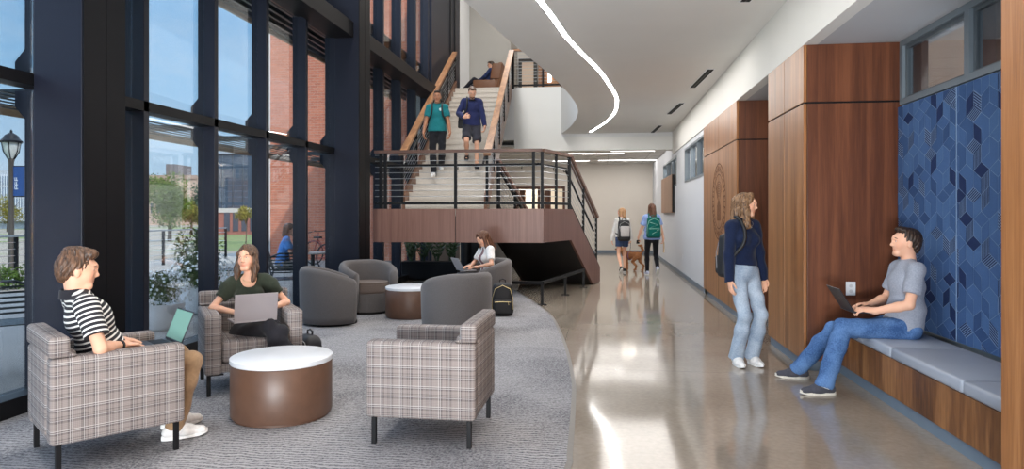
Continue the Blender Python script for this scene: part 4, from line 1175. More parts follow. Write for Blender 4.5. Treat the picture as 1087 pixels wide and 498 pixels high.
# outdoor metal chairs
cm = plain('dark_green_black_metal', rgb(38, 46, 46), .4)
def patio_chair():
    t = empty('patio_chair', (0, 0, 0), 0, '-', 'chair', 'dark metal patio chairs')
    for sx in (-1, 1):
        MB().tube([(sx * .21, .21, .44), (sx * .24, .25, 0)], .012, 6).build('leg', cm, t)
        MB().tube([(sx * .20, -.20, .44), (sx * .24, -.30, 0)], .012, 6).build('leg', cm, t)
    m = MB()
    for k in range(7): m.box(-.22, .22, -.21 + .063 * k, -.17 + .063 * k, .435, .447)
    m.tube([(-.22, -.21, .44), (-.22, .22, .44), (.22, .22, .44), (.22, -.21, .44)], .012, 6); m.build('seat', cm, t)
    m = MB()
    m.tube([(-.20, -.20, .44), (-.235, -.27, .65), (-.22, -.31, .80), (-.1, -.335, .85), (.1, -.335, .85), (.22, -.31, .80), (.235, -.27, .65), (.20, -.20, .44)], .013, 6)
    for k in range(6):
        z = .56 + .048 * k; y = -.235 - .09 * (z - .5) / .35
        m.tube([(-.225, y, z), (0, y - .03, z), (.225, y, z)], .010, 5)
    m.build('backrest', cm, t)
    return t
pcm = patio_chair()
place(pcm, gz(AT(303, 10.55)), face(-.35, .94), 'dark slatted patio chair outside, nearest the glass behind the woman in green')
c2 = place(copy_tree(pcm), gz(AT(1, 6.25)), face(-.6, .8), 'dark slatted patio chair outside the glass at the left picture edge')
c3 = place(copy_tree(pcm), gz(AT(303, 12.3)), face(.95, .3), 'patio chair outside under the person in the blue shirt')
c4 = place(copy_tree(pcm), gz(AT(240, 12.2)), face(.9, .3), 'patio chair partly hidden behind the shoulder of the woman in green')
def patio_table(p, label):
    t = empty('patio_table', gz(p), 0, label, 'table', 'patio tables')
    MB().lathe([(.001, .72), (.38, .72), (.39, .73), (.38, .745), (.001, .745)], seg=32).build('tabletop', plain('pale_table', rgb(176, 170, 162), .5), t, smooth=True)
    MB().cyl((0, 0), .035, .02, .72, 12).lathe([(.24, 0), (.24, .02), (.03, .03)], seg=24).build('pedestal', cm, t)
    return t
patio_table(AT(332, 12.5), 'round patio table outside in front of the person in blue')
# parked bicycles against the brick wing
bm_ = plain('bike_black', rgb(30, 30, 34), .4)
def bicycle(label, p, rz):
    t = empty('bicycle', gz(p), rz, label, 'bicycle', 'bicycles parked by the brick wing')
    for y in (-.5, .5):
        m = MB(); pts = [(0, y + .33 * math.cos(2 * PI * k / 24), .34 + .33 * math.sin(2 * PI * k / 24)) for k in range(25)]
        m.tube(pts, .022, 6)
        for k in range(8): m.tube([(0, y, .34), (0, y + .33 * math.cos(k * PI / 4), .34 + .33 * math.sin(k * PI / 4))], .003, 4)
        m.build('wheel', bm_, t)
    MB().tube([(0, -.5, .34), (0, -.08, .30), (0, -.2, .78), (0, -.5, .34)], .014, 6).tube([(0, -.08, .30), (0, .36, .74), (0, -.19, .74)], .016, 6).tube([(0, .5, .34), (0, .36, .74), (0, .32, .92)], .014, 6).build('frame', plain('bike_red', rgb(150, 50, 50), .4), t)
    MB().box(-.06, .06, -.32, -.10, .82, .87, .02).tube([(0, -.2, .78), (0, -.2, .83)], .012, 6).build('saddle', bm_, t)
    MB().tube([(-.26, .24, .98), (-.2, .33, .95), (.2, .33, .95), (.26, .24, .98)], .012, 6).build('handlebar', bm_, t)
    return t
bicycle('bicycle leaning at the brick wing, left one of the pair', AT(331, 17.5), 1.2)
bicycle('bicycle leaning at the brick wing, right one of the pair', AT(348, 19.2), 1.3)
# ================================================================ people: smooth implicit surfaces
DBG = False
def V(*a): return Vector(a if len(a) > 1 else a[0])
def cone(a, b, ra, rb, k=.02, col=None, op='add', sq=None, cap=(0, 0), g=None):
    return dict(t='c', a=np.array(a, float), b=np.array(b, float), ra=ra, rb=rb, k=k, col=col, op=op, sq=sq, cap=cap)
def ell(c, r, R=None, k=.02, col=None, op='add'):
    return dict(t='e', c=np.array(c, float), r=np.array(r, float), R=None if R is None else np.array(R, float), k=k, col=col, op=op)
def plane(c, n, k=.006):                  # keeps the side n points away from
    return dict(t='p', c=np.array(c, float), n=np.array(n, float) / np.linalg.norm(n), k=k, op='cut', col=None)
def pd_(p, X):
    """distance of points X (...,3) to a shape"""
    if p['t'] == 'p': return (X - p['c']) @ p['n']
    if p['t'] == 'e':
        q = X - p['c']
        if p['R'] is not None: q = q @ p['R']
        r = p['r']; k0 = np.sqrt(((q / r) ** 2).sum(-1)); k1 = np.sqrt(((q / (r * r)) ** 2).sum(-1)) + 1e-9
        return k0 * (k0 - 1) / k1
    a, b = p['a'], p['b']
    q = X - a; d = b - a
    s = 1.0
    if p['sq'] is not None:
        ax, s = np.array(p['sq'][0], float), p['sq'][1]
        ax = ax / np.linalg.norm(ax)
        q = q + ((1 / s - 1) * (q @ ax))[..., None] * ax
        d = d + (1 / s - 1) * (d @ ax) * ax
    L = np.linalg.norm(d) + 1e-9; u = d / L
    t = q @ u; tc = np.clip(t / L, 0, 1)
    lat = np.sqrt(((q - (tc * L)[..., None] * u) ** 2).sum(-1)) - (p['ra'] + (p['rb'] - p['ra']) * tc)
    if p['cap'][0] or p['cap'][1]:
        tl = t if True else 0
        rad = np.sqrt(np.maximum(((q - t[..., None] * u) ** 2).sum(-1), 0)) - (p['ra'] + (p['rb'] - p['ra']) * tc)
        if p['cap'][0]: lat = np.where(t < 0, np.maximum(rad, -t), lat)
        if p['cap'][1]: lat = np.where(t > L, np.maximum(rad, t - L), lat)
        if p['cap'][0]: lat = np.maximum(lat, -t)
        if p['cap'][1]: lat = np.maximum(lat, t - L)
    return lat * min(1.0, s)
def bounds(p):
    if p['t'] == 'e':
        r = p['r'].max(); return p['c'] - r, p['c'] + r
    m = max(p['ra'], p['rb']) * max(1.0, p['sq'][1] if p['sq'] else 1.0)
    return np.minimum(p['a'], p['b']) - m, np.maximum(p['a'], p['b']) + m
def surfnet(f, o, h):
    ins = f < 0
    c = np.zeros(tuple(n - 1 for n in f.shape), np.int8)
    for i in (0, 1):
        for j in (0, 1):
            for k in (0, 1):
                c += ins[i:ins.shape[0] - 1 + i, j:ins.shape[1] - 1 + j, k:ins.shape[2] - 1 + k]
    act = np.argwhere((c > 0) & (c < 8))
    idx = -np.ones(c.shape, np.int64); idx[tuple(act.T)] = np.arange(len(act))
    cor = [(i, j, k) for i in (0, 1) for j in (0, 1) for k in (0, 1)]
    val = np.stack([f[act[:, 0] + i, act[:, 1] + j, act[:, 2] + k] for i, j, k in cor], 1)
    acc = np.zeros((len(act), 3)); cnt = np.zeros(len(act))
    for x in range(8):
        for y in range(x + 1, 8):
            if sum(abs(cor[x][q] - cor[y][q]) for q in range(3)) != 1: continue
            a, b = val[:, x], val[:, y]; m = (a < 0) != (b < 0)
            t = np.where(m, a / np.where(m, a - b, 1), 0)
            pt = np.array(cor[x]) + t[:, None] * (np.array(cor[y]) - np.array(cor[x]))
            acc += np.where(m[:, None], pt, 0); cnt += m
    vs = (act + acc / cnt[:, None]) * h + o
    quads = []
    for ax in range(3):
        s0 = [slice(None)] * 3; s1 = [slice(None)] * 3
        s0[ax] = slice(0, -1); s1[ax] = slice(1, None)
        a, b = ins[tuple(s0)], ins[tuple(s1)]
        e = np.argwhere(a != b); u, w = [q for q in range(3) if q != ax]
        ok = (e[:, u] > 0) & (e[:, w] > 0) & (e[:, u] < c.shape[u]) & (e[:, w] < c.shape[w])
        e = e[ok]
        def ci(du, dw):
            q = e.copy(); q[:, u] -= du; q[:, w] -= dw; return idx[q[:, 0], q[:, 1], q[:, 2]]
        q = np.stack([ci(1, 1), ci(0, 1), ci(0, 0), ci(1, 0)], 1)
        fl = a[tuple(e.T)]
        if ax == 1: fl = ~fl
        q[~fl] = q[~fl][:, ::-1]
        quads.append(q)
    q = np.concatenate(quads); q = q[(q >= 0).all(1)]
    return vs, q
def implicit(prims, h, name, mat, parent, base=(1, 1, 1), noise=None, tcoord=None):
    adds = [p for p in prims if p['op'] == 'add' and p['t'] != 'p']
    lo = np.min([bounds(p)[0] for p in adds], 0) - 4 * h; hi = np.max([bounds(p)[1] for p in adds], 0) + 4 * h
    n = np.ceil((hi - lo) / h).astype(int) + 1
    f = np.full(n, 1.0, np.float32)
    ax = [lo[i] + h * np.arange(n[i]) for i in range(3)]
    for p in prims:
        if p['t'] == 'p': s = (slice(0, n[0]), slice(0, n[1]), slice(0, n[2]))
        else:
            a, b = bounds(p); m = p['k'] + 3 * h
            i0 = np.clip(((a - m - lo) / h).astype(int), 0, n - 1); i1 = np.clip(((b + m - lo) / h).astype(int) + 2, 1, n)
            s = tuple(slice(i0[i], i1[i]) for i in range(3))
        X = np.stack(np.meshgrid(ax[0][s[0]], ax[1][s[1]], ax[2][s[2]], indexing='ij'), -1)
        d = pd_(p, X); g = f[s]; k = max(p['k'], 1e-4)
        if p['op'] == 'add':
            t = np.clip(.5 + .5 * (g - d) / k, 0, 1); r = g + (d - g) * t - k * t * (1 - t)
        else:
            dd = d if p['op'] == 'cut' else -d
            t = np.clip(.5 - .5 * (g - dd) / k, 0, 1); r = g + (dd - g) * t + k * t * (1 - t)
        f[s] = r
    if noise is not None:
        X = np.stack(np.meshgrid(*ax, indexing='ij'), -1)
        near = np.abs(f) < .05
        f[near] += noise(X[near])
    vs, q = surfnet(f, lo, h)
    me = bpy.data.meshes.new(name)
    me.vertices.add(len(vs)); me.vertices.foreach_set('co', vs.astype(np.float32).ravel())
    me.loops.add(q.size); me.loops.foreach_set('vertex_index', q.astype(np.int32).ravel())
    me.polygons.add(len(q)); me.polygons.foreach_set('loop_start', (np.arange(len(q)) * 4).astype(np.int32))
    me.update(calc_edges=True); me.validate()
    me.polygons.foreach_set('use_smooth', np.ones(len(me.polygons), bool))
    D = np.stack([pd_(p, vs) for p in adds], 1); best = D.argmin(1)
    colr = np.ones((len(vs), 4), np.float32)
    pal = np.array([(p['col'] if p['col'] is not None else base)[:3] for p in adds], np.float32)
    if any(p['col'] is not None for p in adds):
        w_ = np.exp(-np.maximum(D - D.min(1, keepdims=True), 0) / .0025); w_ /= w_.sum(1, keepdims=True)
        colr[:, :3] = w_ @ pal
    else: colr[:, :3] = pal[best]
    at = me.color_attributes.new('tone', 'FLOAT_COLOR', 'POINT'); at.data.foreach_set('color', colr.ravel())
    if tcoord is not None:
        tv = np.zeros(len(vs), np.float32)
        for i, p in enumerate(adds):
            m = best == i
            if p['t'] == 'c' and p.get('stripe'):
                d = p['b'] - p['a']; d = d / np.linalg.norm(d); tv[m] = (vs[m] - p['a']) @ d
            else: tv[m] = vs[m] @ tcoord
        a2 = me.attributes.new('run', 'FLOAT', 'POINT'); a2.data.foreach_set('value', tv)
    me.materials.append(mat)
    o = bpy.data.objects.new(name, me); COL.objects.link(o)
    if parent is not None: o.parent = parent
    return o
# ---- materials for people
def skinmat():
    m, nt, b = newmat('skin')
    a = nd(nt, 'ShaderNodeVertexColor'); a.layer_name = 'tone'
    nt.links.new(a.outputs[0], b.inputs['Base Color']); b.inputs['Roughness'].default_value = .5
    b.inputs['Subsurface Weight'].default_value = .08; b.inputs['Subsurface Radius'].default_value = (.01, .004, .002)
    b.inputs['Specular IOR Level'].default_value = .35
    return m
SKIN = skinmat()
def cloth(name, col, var=.10, scale=45, bump=.25, rough=.9):
    return plain(name, col, rough, var, scale, 0, .15, bump, .1)
def denim(name, c1, c2):
    m, nt, b = newmat(name)
    tc = nd(nt, 'ShaderNodeTexCoord'); n1 = nd(nt, 'ShaderNodeTexNoise', Scale=5.0, Detail=3.0); n2 = nd(nt, 'ShaderNodeTexNoise', Scale=90.0, Detail=2.0)
    for n in (n1, n2): nt.links.new(tc.outputs['Object'], n.inputs['Vector'])
    r = ramp(nt, [(.38, c1), (.64, c2)])
    nt.links.new(mth(nt, 'ADD', mth(nt, 'MULTIPLY', n1.outputs[0], .7), mth(nt, 'MULTIPLY', n2.outputs[0], .3)), r.inputs[0])
    nt.links.new(r.outputs[0], b.inputs['Base Color']); b.inputs['Roughness'].default_value = .9; b.inputs['Specular IOR Level'].default_value = .15
    return m
def hairmat(name, c1, c2):
    m, nt, b = newmat(name)
    tc = nd(nt, 'ShaderNodeTexCoord'); mp = nd(nt, 'ShaderNodeMapping'); mp.inputs['Scale'].default_value = (90, 90, 9)
    nt.links.new(tc.outputs['Object'], mp.inputs['Vector'])
    n = nd(nt, 'ShaderNodeTexNoise', Scale=1.0, Detail=4.0, Distortion=.5); nt.links.new(mp.outputs[0], n.inputs['Vector'])
    r = ramp(nt, [(.35, c1), (.66, c2)]); nt.links.new(n.outputs[0], r.inputs[0]); nt.links.new(r.outputs[0], b.inputs['Base Color'])
    b.inputs['Roughness'].default_value = .45; b.inputs['Specular IOR Level'].default_value = .4
    bp = nd(nt, 'ShaderNodeBump', Strength=.7, Distance=.006); nt.links.new(n.outputs[0], bp.inputs['Height']); nt.links.new(bp.outputs[0], b.inputs['Normal'])
    return m
def stripemat():
    m, nt, b = newmat('striped_knit')
    a = nd(nt, 'ShaderNodeAttribute'); a.attribute_name = 'run'
    f = mth(nt, 'FRACT', mth(nt, 'DIVIDE', mth(nt, 'ADD', a.outputs['Fac'], 10.0), .0285))
    w = mth(nt, 'LESS_THAN', f, .36)
    nt.links.new(mixc(nt, w, rgb(34, 34, 40), rgb(226, 224, 220)), b.inputs['Base Color']); b.inputs['Roughness'].default_value = .9
    return m
EYEW = plain('eye_white', rgb(226, 222, 216), .25, .01, 10); 
IRIS = {'brown': plain('iris_brown', rgb(58, 38, 28), .2, .05, 10), 'blue': plain('iris_grey', rgb(86, 104, 118), .2, .05, 10)}
def folds(amp, sc=1.0, seed=0.0):
    def f(X):
        x, y, z = X[:, 0] * sc, X[:, 1] * sc, X[:, 2] * sc
        return amp * (np.sin(23 * x + 31 * z + 2.1 * np.sin(17 * y + seed)) * .5 + np.sin(41 * z - 19 * y + 1.7 * np.sin(13 * x + seed * 2)) * .35 + np.sin(57 * x + 29 * y + 21 * z + seed) * .15)
    return f
def strands(amp, n=30, wave=0.0):
    def f(X):
        a = np.arctan2(X[:, 0], X[:, 1] + .02)
        return amp * (np.sin(n * a + 30 * wave * X[:, 2] + 9 * wave * np.sin(22 * X[:, 2])) * .6 + np.sin(2.3 * n * a + 25 * X[:, 2] + 3 * np.sin(31 * X[:, 0])) * .4)
    return f
def ik(a, c, l1, l2, hint):
    a, c, hint = V(a), V(c), V(hint); d = c - a; L = min(d.length, (l1 + l2) * .999); u = d.normalized()
    x = (l1 * l1 - l2 * l2 + L * L) / (2 * L); h = math.sqrt(max(l1 * l1 - x * x, 0))
    w = hint - u * hint.dot(u); w = w.normalized() if w.length > 1e-6 else u.orthogonal().normalized()
    return a + u * x + w * h, a + u * L
def frame(F_, U_):
    F_, U_ = V(F_).normalized(), V(U_); R_ = F_.cross(U_).normalized(); U_ = R_.cross(F_).normalized()
    return R_, F_, U_
def person(label, loc, rz, sp):
    """local frame: facing +Y, x to the person's right"""
    s = sp.get('s', 1.0); fem = sp.get('fem', False); h = sp.get('h', .009)
    root = empty('person', loc, rz, label, 'person')
    tone = sp.get('skin', rgb(206, 158, 132)); skin = np.array(tone[:3])
    lip = tuple(skin * np.array((.86, .60, .58))) if fem else tuple(skin * np.array((.86, .66, .64)))
    P = V(sp['pelvis']); U = V(sp.get('up', (0, 0, 1))).normalized(); py, sy = sp.get('py', 0), sp.get('sy', 0)
    def yawv(a): return V(math.cos(a), math.sin(a), 0)
    Rp = yawv(py); Rp = (Rp - U * Rp.dot(U)).normalized(); Fp = U.cross(Rp)
    Rs = yawv(sy); Rs = (Rs - U * Rs.dot(U)).normalized(); Fs = U.cross(Rs)
    U2 = V(sp.get('up2', U)).normalized()      # upper spine may bend
    W = .158 if not fem else .138
    W *= sp.get('shw', 1)
    waist = P + U * .15 * s; chest = waist + U2 * .19 * s; nb = waist + U2 * .385 * s
    sh = {q: waist + U2 * .315 * s + Rs * (q * W * s) + Fs * sp.get('shf', 0) for q in (-1, 1)}
    hip = {q: P + Rp * (q * .09 * s) - U * .02 * s for q in (-1, 1)}
    Hf = V(sp.get('look', Fs)).normalized(); Hu = V(sp.get('hup', (0, 0, 1)))
    Hr, Hf, Hu = frame(Hf, Hu)
    hc = nb + U2 * .052 * s + Hu * .084 * s + Hf * .026 * s
    hs = s * sp.get('hs', 1.0)
    def hp(x, y, z): return hc + Hr * x * hs + Hf * y * hs + Hu * z * hs
    HR = np.array([list(Hr), list(Hf), list(Hu)]).T
    TR = np.array([list(Rp), list(Fp), list(U)]).T; SR = np.array([list(Rs), list(U2.cross(Rs)), list(U2)]).T
    lf = sp.get('lf', 1.0); ua, fa, th, sk = .285 * s, .25 * s, .43 * s * lf, .42 * s * lf
    arm, leg = {}, {}
    for q, n in ((-1, 'L'), (1, 'R')):
        el, wr = ik(sh[q], sp['wr' + n], ua, fa, sp.get('el' + n, (q * .5, -1, -.3))); arm[q] = (sh[q], el, wr)
        kn, an = ik(hip[q], sp['an' + n], th, sk, sp.get('kn' + n, (q * .08, 1, 0))); leg[q] = (hip[q], kn, an)
    g = 1.0 if not fem else .86
    g *= sp.get('build', 1.0)
    # ---------------- torso shapes
    def torso(e, extra=0):
        if not fem:
            L = [ell(P, ((.158 + e) * s * g, (.112 + e) * s * g, .125 * s), TR, .05), ell(waist, ((.142 + e) * s * g, (.105 + e) * s * g, .15 * s), TR, .06),
                 ell(chest + U2.cross(Rs) * .005, ((.152 + e) * s * g, (.110 + e) * s * g, .165 * s), SR, .05)]
        else:
            L = [ell(P, ((.178 + e) * s * g, (.125 + e) * s * g, .13 * s), TR, .05), ell(waist, ((.132 + e) * s * g, (.10 + e) * s * g, .15 * s), TR, .06),
                 ell(chest, ((.150 + e) * s * g, (.105 + e) * s * g, .155 * s), SR, .06)]
            for q in (-1, 1): L.append(ell(chest + Rs * q * .062 * s + U2.cross(Rs) * .082 * s * g - U2 * .01 * s, ((.056 + e * .6) * s,) * 3, None, .035))
        for q in (-1, 1):
            L.append(cone(sh[q], nb - U2 * .035 * s, (.047 * g + e) * s, (.050 * g + e * .7) * s, .035))
        return L
    B = torso(-.012)
    nk = .054 if not fem else .045
    B.append(cone(nb - U2 * .06 * s - U2.cross(Rs) * .012 * s, hp(0, -.026, -.055), nk * s * 1.08, nk * s * .95, .025))
    # ---------------- head
    m_ = 1.0 if not fem else .94
    B += [ell(hp(0, -.012, .038), (.074 * hs, .094 * hs, .083 * hs), HR, .02), ell(hp(0, .018, -.018), (.061 * m_ * hs, .074 * hs, .088 * hs), HR, .03),
          cone(hp(-.020 * m_, .060, -.092), hp(.020 * m_, .060, -.092), .021 * hs, .021 * hs, .026), cone(hp(0, .075, .028), hp(0, .075, .028), .028 * hs, .028 * hs, .03),
          ell(hp(-.036, .052, -.025), (.024 * hs, .024 * hs, .03 * hs), HR, .02, tuple(skin * np.array((1.0, .90, .88)))), ell(hp(.036, .052, -.025), (.024 * hs, .024 * hs, .03 * hs), HR, .02, tuple(skin * np.array((1.0, .90, .88)))),
          ell(hp(-.031, .094, .012), (.019 * hs, .013 * hs, .010 * hs), HR, .010, None, 'sub'), ell(hp(.031, .094, .012), (.019 * hs, .013 * hs, .010 * hs), HR, .010, None, 'sub'),
          cone(hp(0, .084, .012), hp(0, .103, -.022), .0085 * hs, .0115 * hs * m_, .010), cone(hp(-.010, .092, -.028), hp(.010, .092, -.028), .0085 * hs * m_, .0085 * hs * m_, .008),
          ell(hp(0, .079, -.0545), (.022 * hs, .010 * hs, .0048 * hs), HR, .004, lip), ell(hp(0, .078, -.0635), (.019 * hs, .010 * hs, .0058 * hs), HR, .004, lip), cone(hp(-.018, .0865, -.0590), hp(.018, .0865, -.0590), .0016 * hs, .0016 * hs, .003, None, 'sub')]
    for q in (-1, 1): B.append(ell(hp(q * .031, .0765, .0185), (.0165 * hs, .0105 * hs, .0065 * hs), HR, .004)); B.append(ell(hp(q * .031, .0745, .0015), (.0155 * hs, .0100 * hs, .005 * hs), HR, .004))
    for q in (-1, 1): B.append(ell(hp(q * .074, -.008, -.005), (.009 * hs, .019 * hs, .031 * hs), HR, .008))
    # ---------------- limbs
    for q in (-1, 1):
        a, e, w = arm[q]
        B += [cone(a, e, .045 * s * g, .037 * s * g, .02), cone(e, e.lerp(w, .35), .038 * s * g, .039 * s * g, .012), cone(e.lerp(w, .3), w, .039 * s * g, .026 * s * g, .012)]
        n = 'L' if q < 0 else 'R'
        fd = V(sp.get('hf' + n, tuple(w - e))).normalized(); pn = V(sp.get('hn' + n, (-q, 0, 0)))
        pn = (pn - fd * pn.dot(fd)).normalized(); sd = fd.cross(pn) * (1 if q > 0 else -1)   # toward the thumb
        hsz = s * (.93 if fem else 1.0) * sp.get('hand', 1.0); curl = sp.get('curl' + n, .5)
        PR = np.array([list(sd), list(fd), list(pn)]).T
        B += [ell(w + fd * .050 * hsz, (.041 * hsz, .054 * hsz, .017 * hsz), PR, .012), cone(w, w + fd * .03 * hsz, .026 * s * g, .024 * hsz, .015)]
        for i, (o, L) in enumerate(((.030, .93), (.010, 1.0), (-.011, .95), (-.030, .76))):
            b = w + fd * (.092 - .004 * abs(i - 1)) * hsz + sd * o * hsz; ang_ = curl * .6; p0 = b
            for j, (l, r0, r1) in enumerate(((.043, .0096, .0090), (.027, .0090, .0083), (.021, .0083, .0070))):
                dv = fd * math.cos(ang_) + pn * math.sin(ang_) + sd * (.06 * (1.2 - i))
                p1 = p0 + dv.normalized() * l * L * hsz; B.append(cone(p0, p1, r0 * hsz, r1 * hsz, .005)); p0 = p1; ang_ += curl * .75
        t0 = w + fd * .022 * hsz + sd * .026 * hsz; t1 = t0 + (sd * .75 + fd * .75 + pn * .25).normalized() * .042 * hsz
        t2 = t1 + (sd * .30 + fd * .9 + pn * .35).normalized() * .030 * hsz; t3 = t2 + (sd * .05 + fd * .9 + pn * .4).normalized() * .024 * hsz
        B += [cone(t0, t1, .0135 * hsz, .0115 * hsz, .010), cone(t1, t2, .0112 * hsz, .0098 * hsz, .004), cone(t2, t3, .0098 * hsz, .0080 * hsz, .004)]
        a, k_, n_ = leg[q]
        fdir = V(sp.get('fd' + n, (q * .15, 1, 0))).normalized()
        B += [cone(a, k_, .076 * s * g, .050 * s * g, .04), cone(k_, k_.lerp(n_, .35), .048 * s * g, .051 * s * g, .02), cone(k_.lerp(n_, .3), n_, .050 * s * g, .034 * s * g, .02),
              cone(n_ - V(0, 0, .045 * s), n_ - V(0, 0, .05 * s) + fdir * .11 * s, .030 * s, .026 * s, .02)]
    implicit(B, sp.get('hb', h * .72), 'body', SKIN, root, base=tuple(skin))
    # ---------------- eyes, brows
    if sp.get('face', True):
        for q in (-1, 1):
            e_ = hp(q * .0305, .0735, .0105); rr = .0112 * hs
            m = MB(); m.ball(e_, rr, 2)
            o = m.build('eye', EYEW, root, smooth='all')
            gd = V(sp.get('gaze', Hf)).normalized()
            mm_ = MB(); a1 = gd.orthogonal().normalized(); b1 = gd.cross(a1)
            c_ = mm_.bm.verts.new(e_ + gd * rr * 1.06); ring = [mm_.bm.verts.new(e_ + gd * rr * .93 + (a1 * math.cos(k * PI / 6) + b1 * math.sin(k * PI / 6)) * rr * .52) for k in range(12)]
            for k in range(12): mm_.bm.faces.new((c_, ring[k], ring[(k + 1) % 12]))
            mm_.build('iris', IRIS[sp.get('iris', 'brown')], o, smooth='all')
            MB().tube([hp(q * .014, .0905, .030), hp(q * .030, .0905, .0355), hp(q * .047, .078, .031)], [.0035 * hs, .0038 * hs, .0018 * hs], 6).build('eyebrow', sp['hairmat'], root, smooth='all')
    ctx = dict(s=s, g=g, P=P, U=U, U2=U2, Rp=Rp, Fp=Fp, Rs=Rs, Fs=U2.cross(Rs), waist=waist, chest=chest, nb=nb, sh=sh, hip=hip, arm=arm, leg=leg, hp=hp, HR=HR, hs=hs, torso=torso, root=root, h=h, fem=fem, sp=sp, Hf=Hf, Hu=Hu, Hr=Hr)
    M_ = Matrix.Translation(V(loc)) @ Matrix.Rotation(rz, 4, 'Z')
    ctx['W'] = lambda v: M_ @ V(v)
    if DBG:
        f_ = lambda v: '(%d,%d)' % proj(M_ @ V(v))
        print('PERSON', label[:40], 'head', f_(hc), 'top', f_(hp(0, 0, .12)), 'chin', f_(hp(0, .05, -.105)), 'nose', f_(hp(0, .1, -.02)), 'sh', f_(sh[-1]), f_(sh[1]), 'el', f_(arm[-1][1]), f_(arm[1][1]), 'wr', f_(arm[-1][2]), f_(arm[1][2]), 'kn', f_(leg[-1][1]), f_(leg[1][1]), 'an', f_(leg[-1][2]), f_(leg[1][2]), 'pel', f_(P))
    return ctx
def top(c, mat, sleeve='short', hem=.0, e=.014, fold=.004, neck=.0, name='shirt', seed=0.0, flare=0.0, cuff=0.0, tc=False, sl=.0, scoop=0.0, hemfwd=None):
    s, P, U, U2 = c['s'], c['P'], c['U'], c['U2']
    T = c['torso'](e)
    if flare: T.append(cone(P + U * (hem + .02) * s, c['waist'], .14 * s * c['g'] + flare, .12 * s * c['g'], .04, sq=(tuple(c['Rp']), 1.25)))
    if hem < 0: T.append(cone(P + U * (hem - .01) * s, c['waist'], (.118 * c['g'] + e + flare) * s, (.105 * c['g'] + e) * s, .04, sq=(tuple(c['Rp']), 1.38)))
    T.append(plane(P + U * hem * s, -U))
    for q in (-1, 1):
        a, el, w = c['arm'][q]; g = c['g']
        if sleeve == 'short':
            b = a.lerp(el, .70 + sl); T.append(cone(a, b, (.049 * g + e) * s, (.045 * g + e * 1.3) * s, .018, cap=(0, 1)))
        elif sleeve == 'puff':
            b = a.lerp(el, .62); T.append(ell(a.lerp(el, .33), (.064 * s, .064 * s, .09 * s), None, .03)); T.append(cone(a, b, .056 * s, .055 * s, .02, cap=(0, 1)))
        elif sleeve == 'long':
            b = w + (w - el).normalized() * cuff
            T.append(cone(a, el, (.048 * g + e) * s, (.041 * g + e) * s, .018)); T.append(cone(el, b, (.041 * g + e) * s, (.031 * g + e) * s, .012, cap=(0, 1)))
    for p in T:
        if p['t'] == 'c' and p['op'] == 'add' and sleeve != 'none' and p['cap'][1]: p['stripe'] = True
    F_ = c['Fs']
    T.append(plane(c['nb'] + U2 * (.022 + neck) * s, U2 + F_ * .35))
    if scoop: T.append(ell(c['nb'] + F_ * .085 * s - U2 * .045 * s, (.092 * s, .085 * s, scoop * s), None, .008, None, 'sub'))
    n = folds(fold, 1.0, seed) if fold else None
    return implicit(T, c['h'], name, mat, c['root'], noise=n, tcoord=(np.array(U) if tc else None))
def bottom(c, mat, length='ankle', e=.012, fold=.004, waist=.10, flare=0.0, name='trousers', seed=1.0, cut=.0):
    s, P, U, g = c['s'], c['P'], c['U'], c['g']
    fem = c['fem']
    T = [ell(P, (((.178 if fem else .158) * g + e * .8) * s, ((.125 if fem else .112) * g + e * .8) * s, .14 * s), np.array([list(c['Rp']), list(c['Fp']), list(U)]).T, .05),
         ell(c['waist'], (((.130 if fem else .142) * g + e * .5) * s, ((.098 if fem else .105) * g + e * .5) * s, .13 * s), np.array([list(c['Rp']), list(c['Fp']), list(U)]).T, .05), plane(P + U * waist * s, U)]
    for q in (-1, 1):
        a, k, n = c['leg'][q]
        if length == 'ankle':
            b = n + (n - k).normalized() * (.035 - cut) * s
            T += [cone(a, k, (.082 * g + e) * s, (.055 * g + e) * s, .04), cone(k, k.lerp(n, .35), (.054 * g + e) * s, (.053 * g + e + flare * .3) * s, .02), cone(k.lerp(n, .33), b, (.053 * g + e + flare * .3) * s, (.040 * g + e + flare) * s, .02, cap=(0, 1))]
        else:
            f = {'knee': .88, 'short': .5}[length]
            T += [cone(a, a.lerp(k, f), (.084 * g + e) * s, (.066 * g + e + .012) * s, .04, cap=(0, 1))]
    return implicit(T, c['h'], name, mat, c['root'], noise=folds(fold, 1.0, seed) if fold else None)
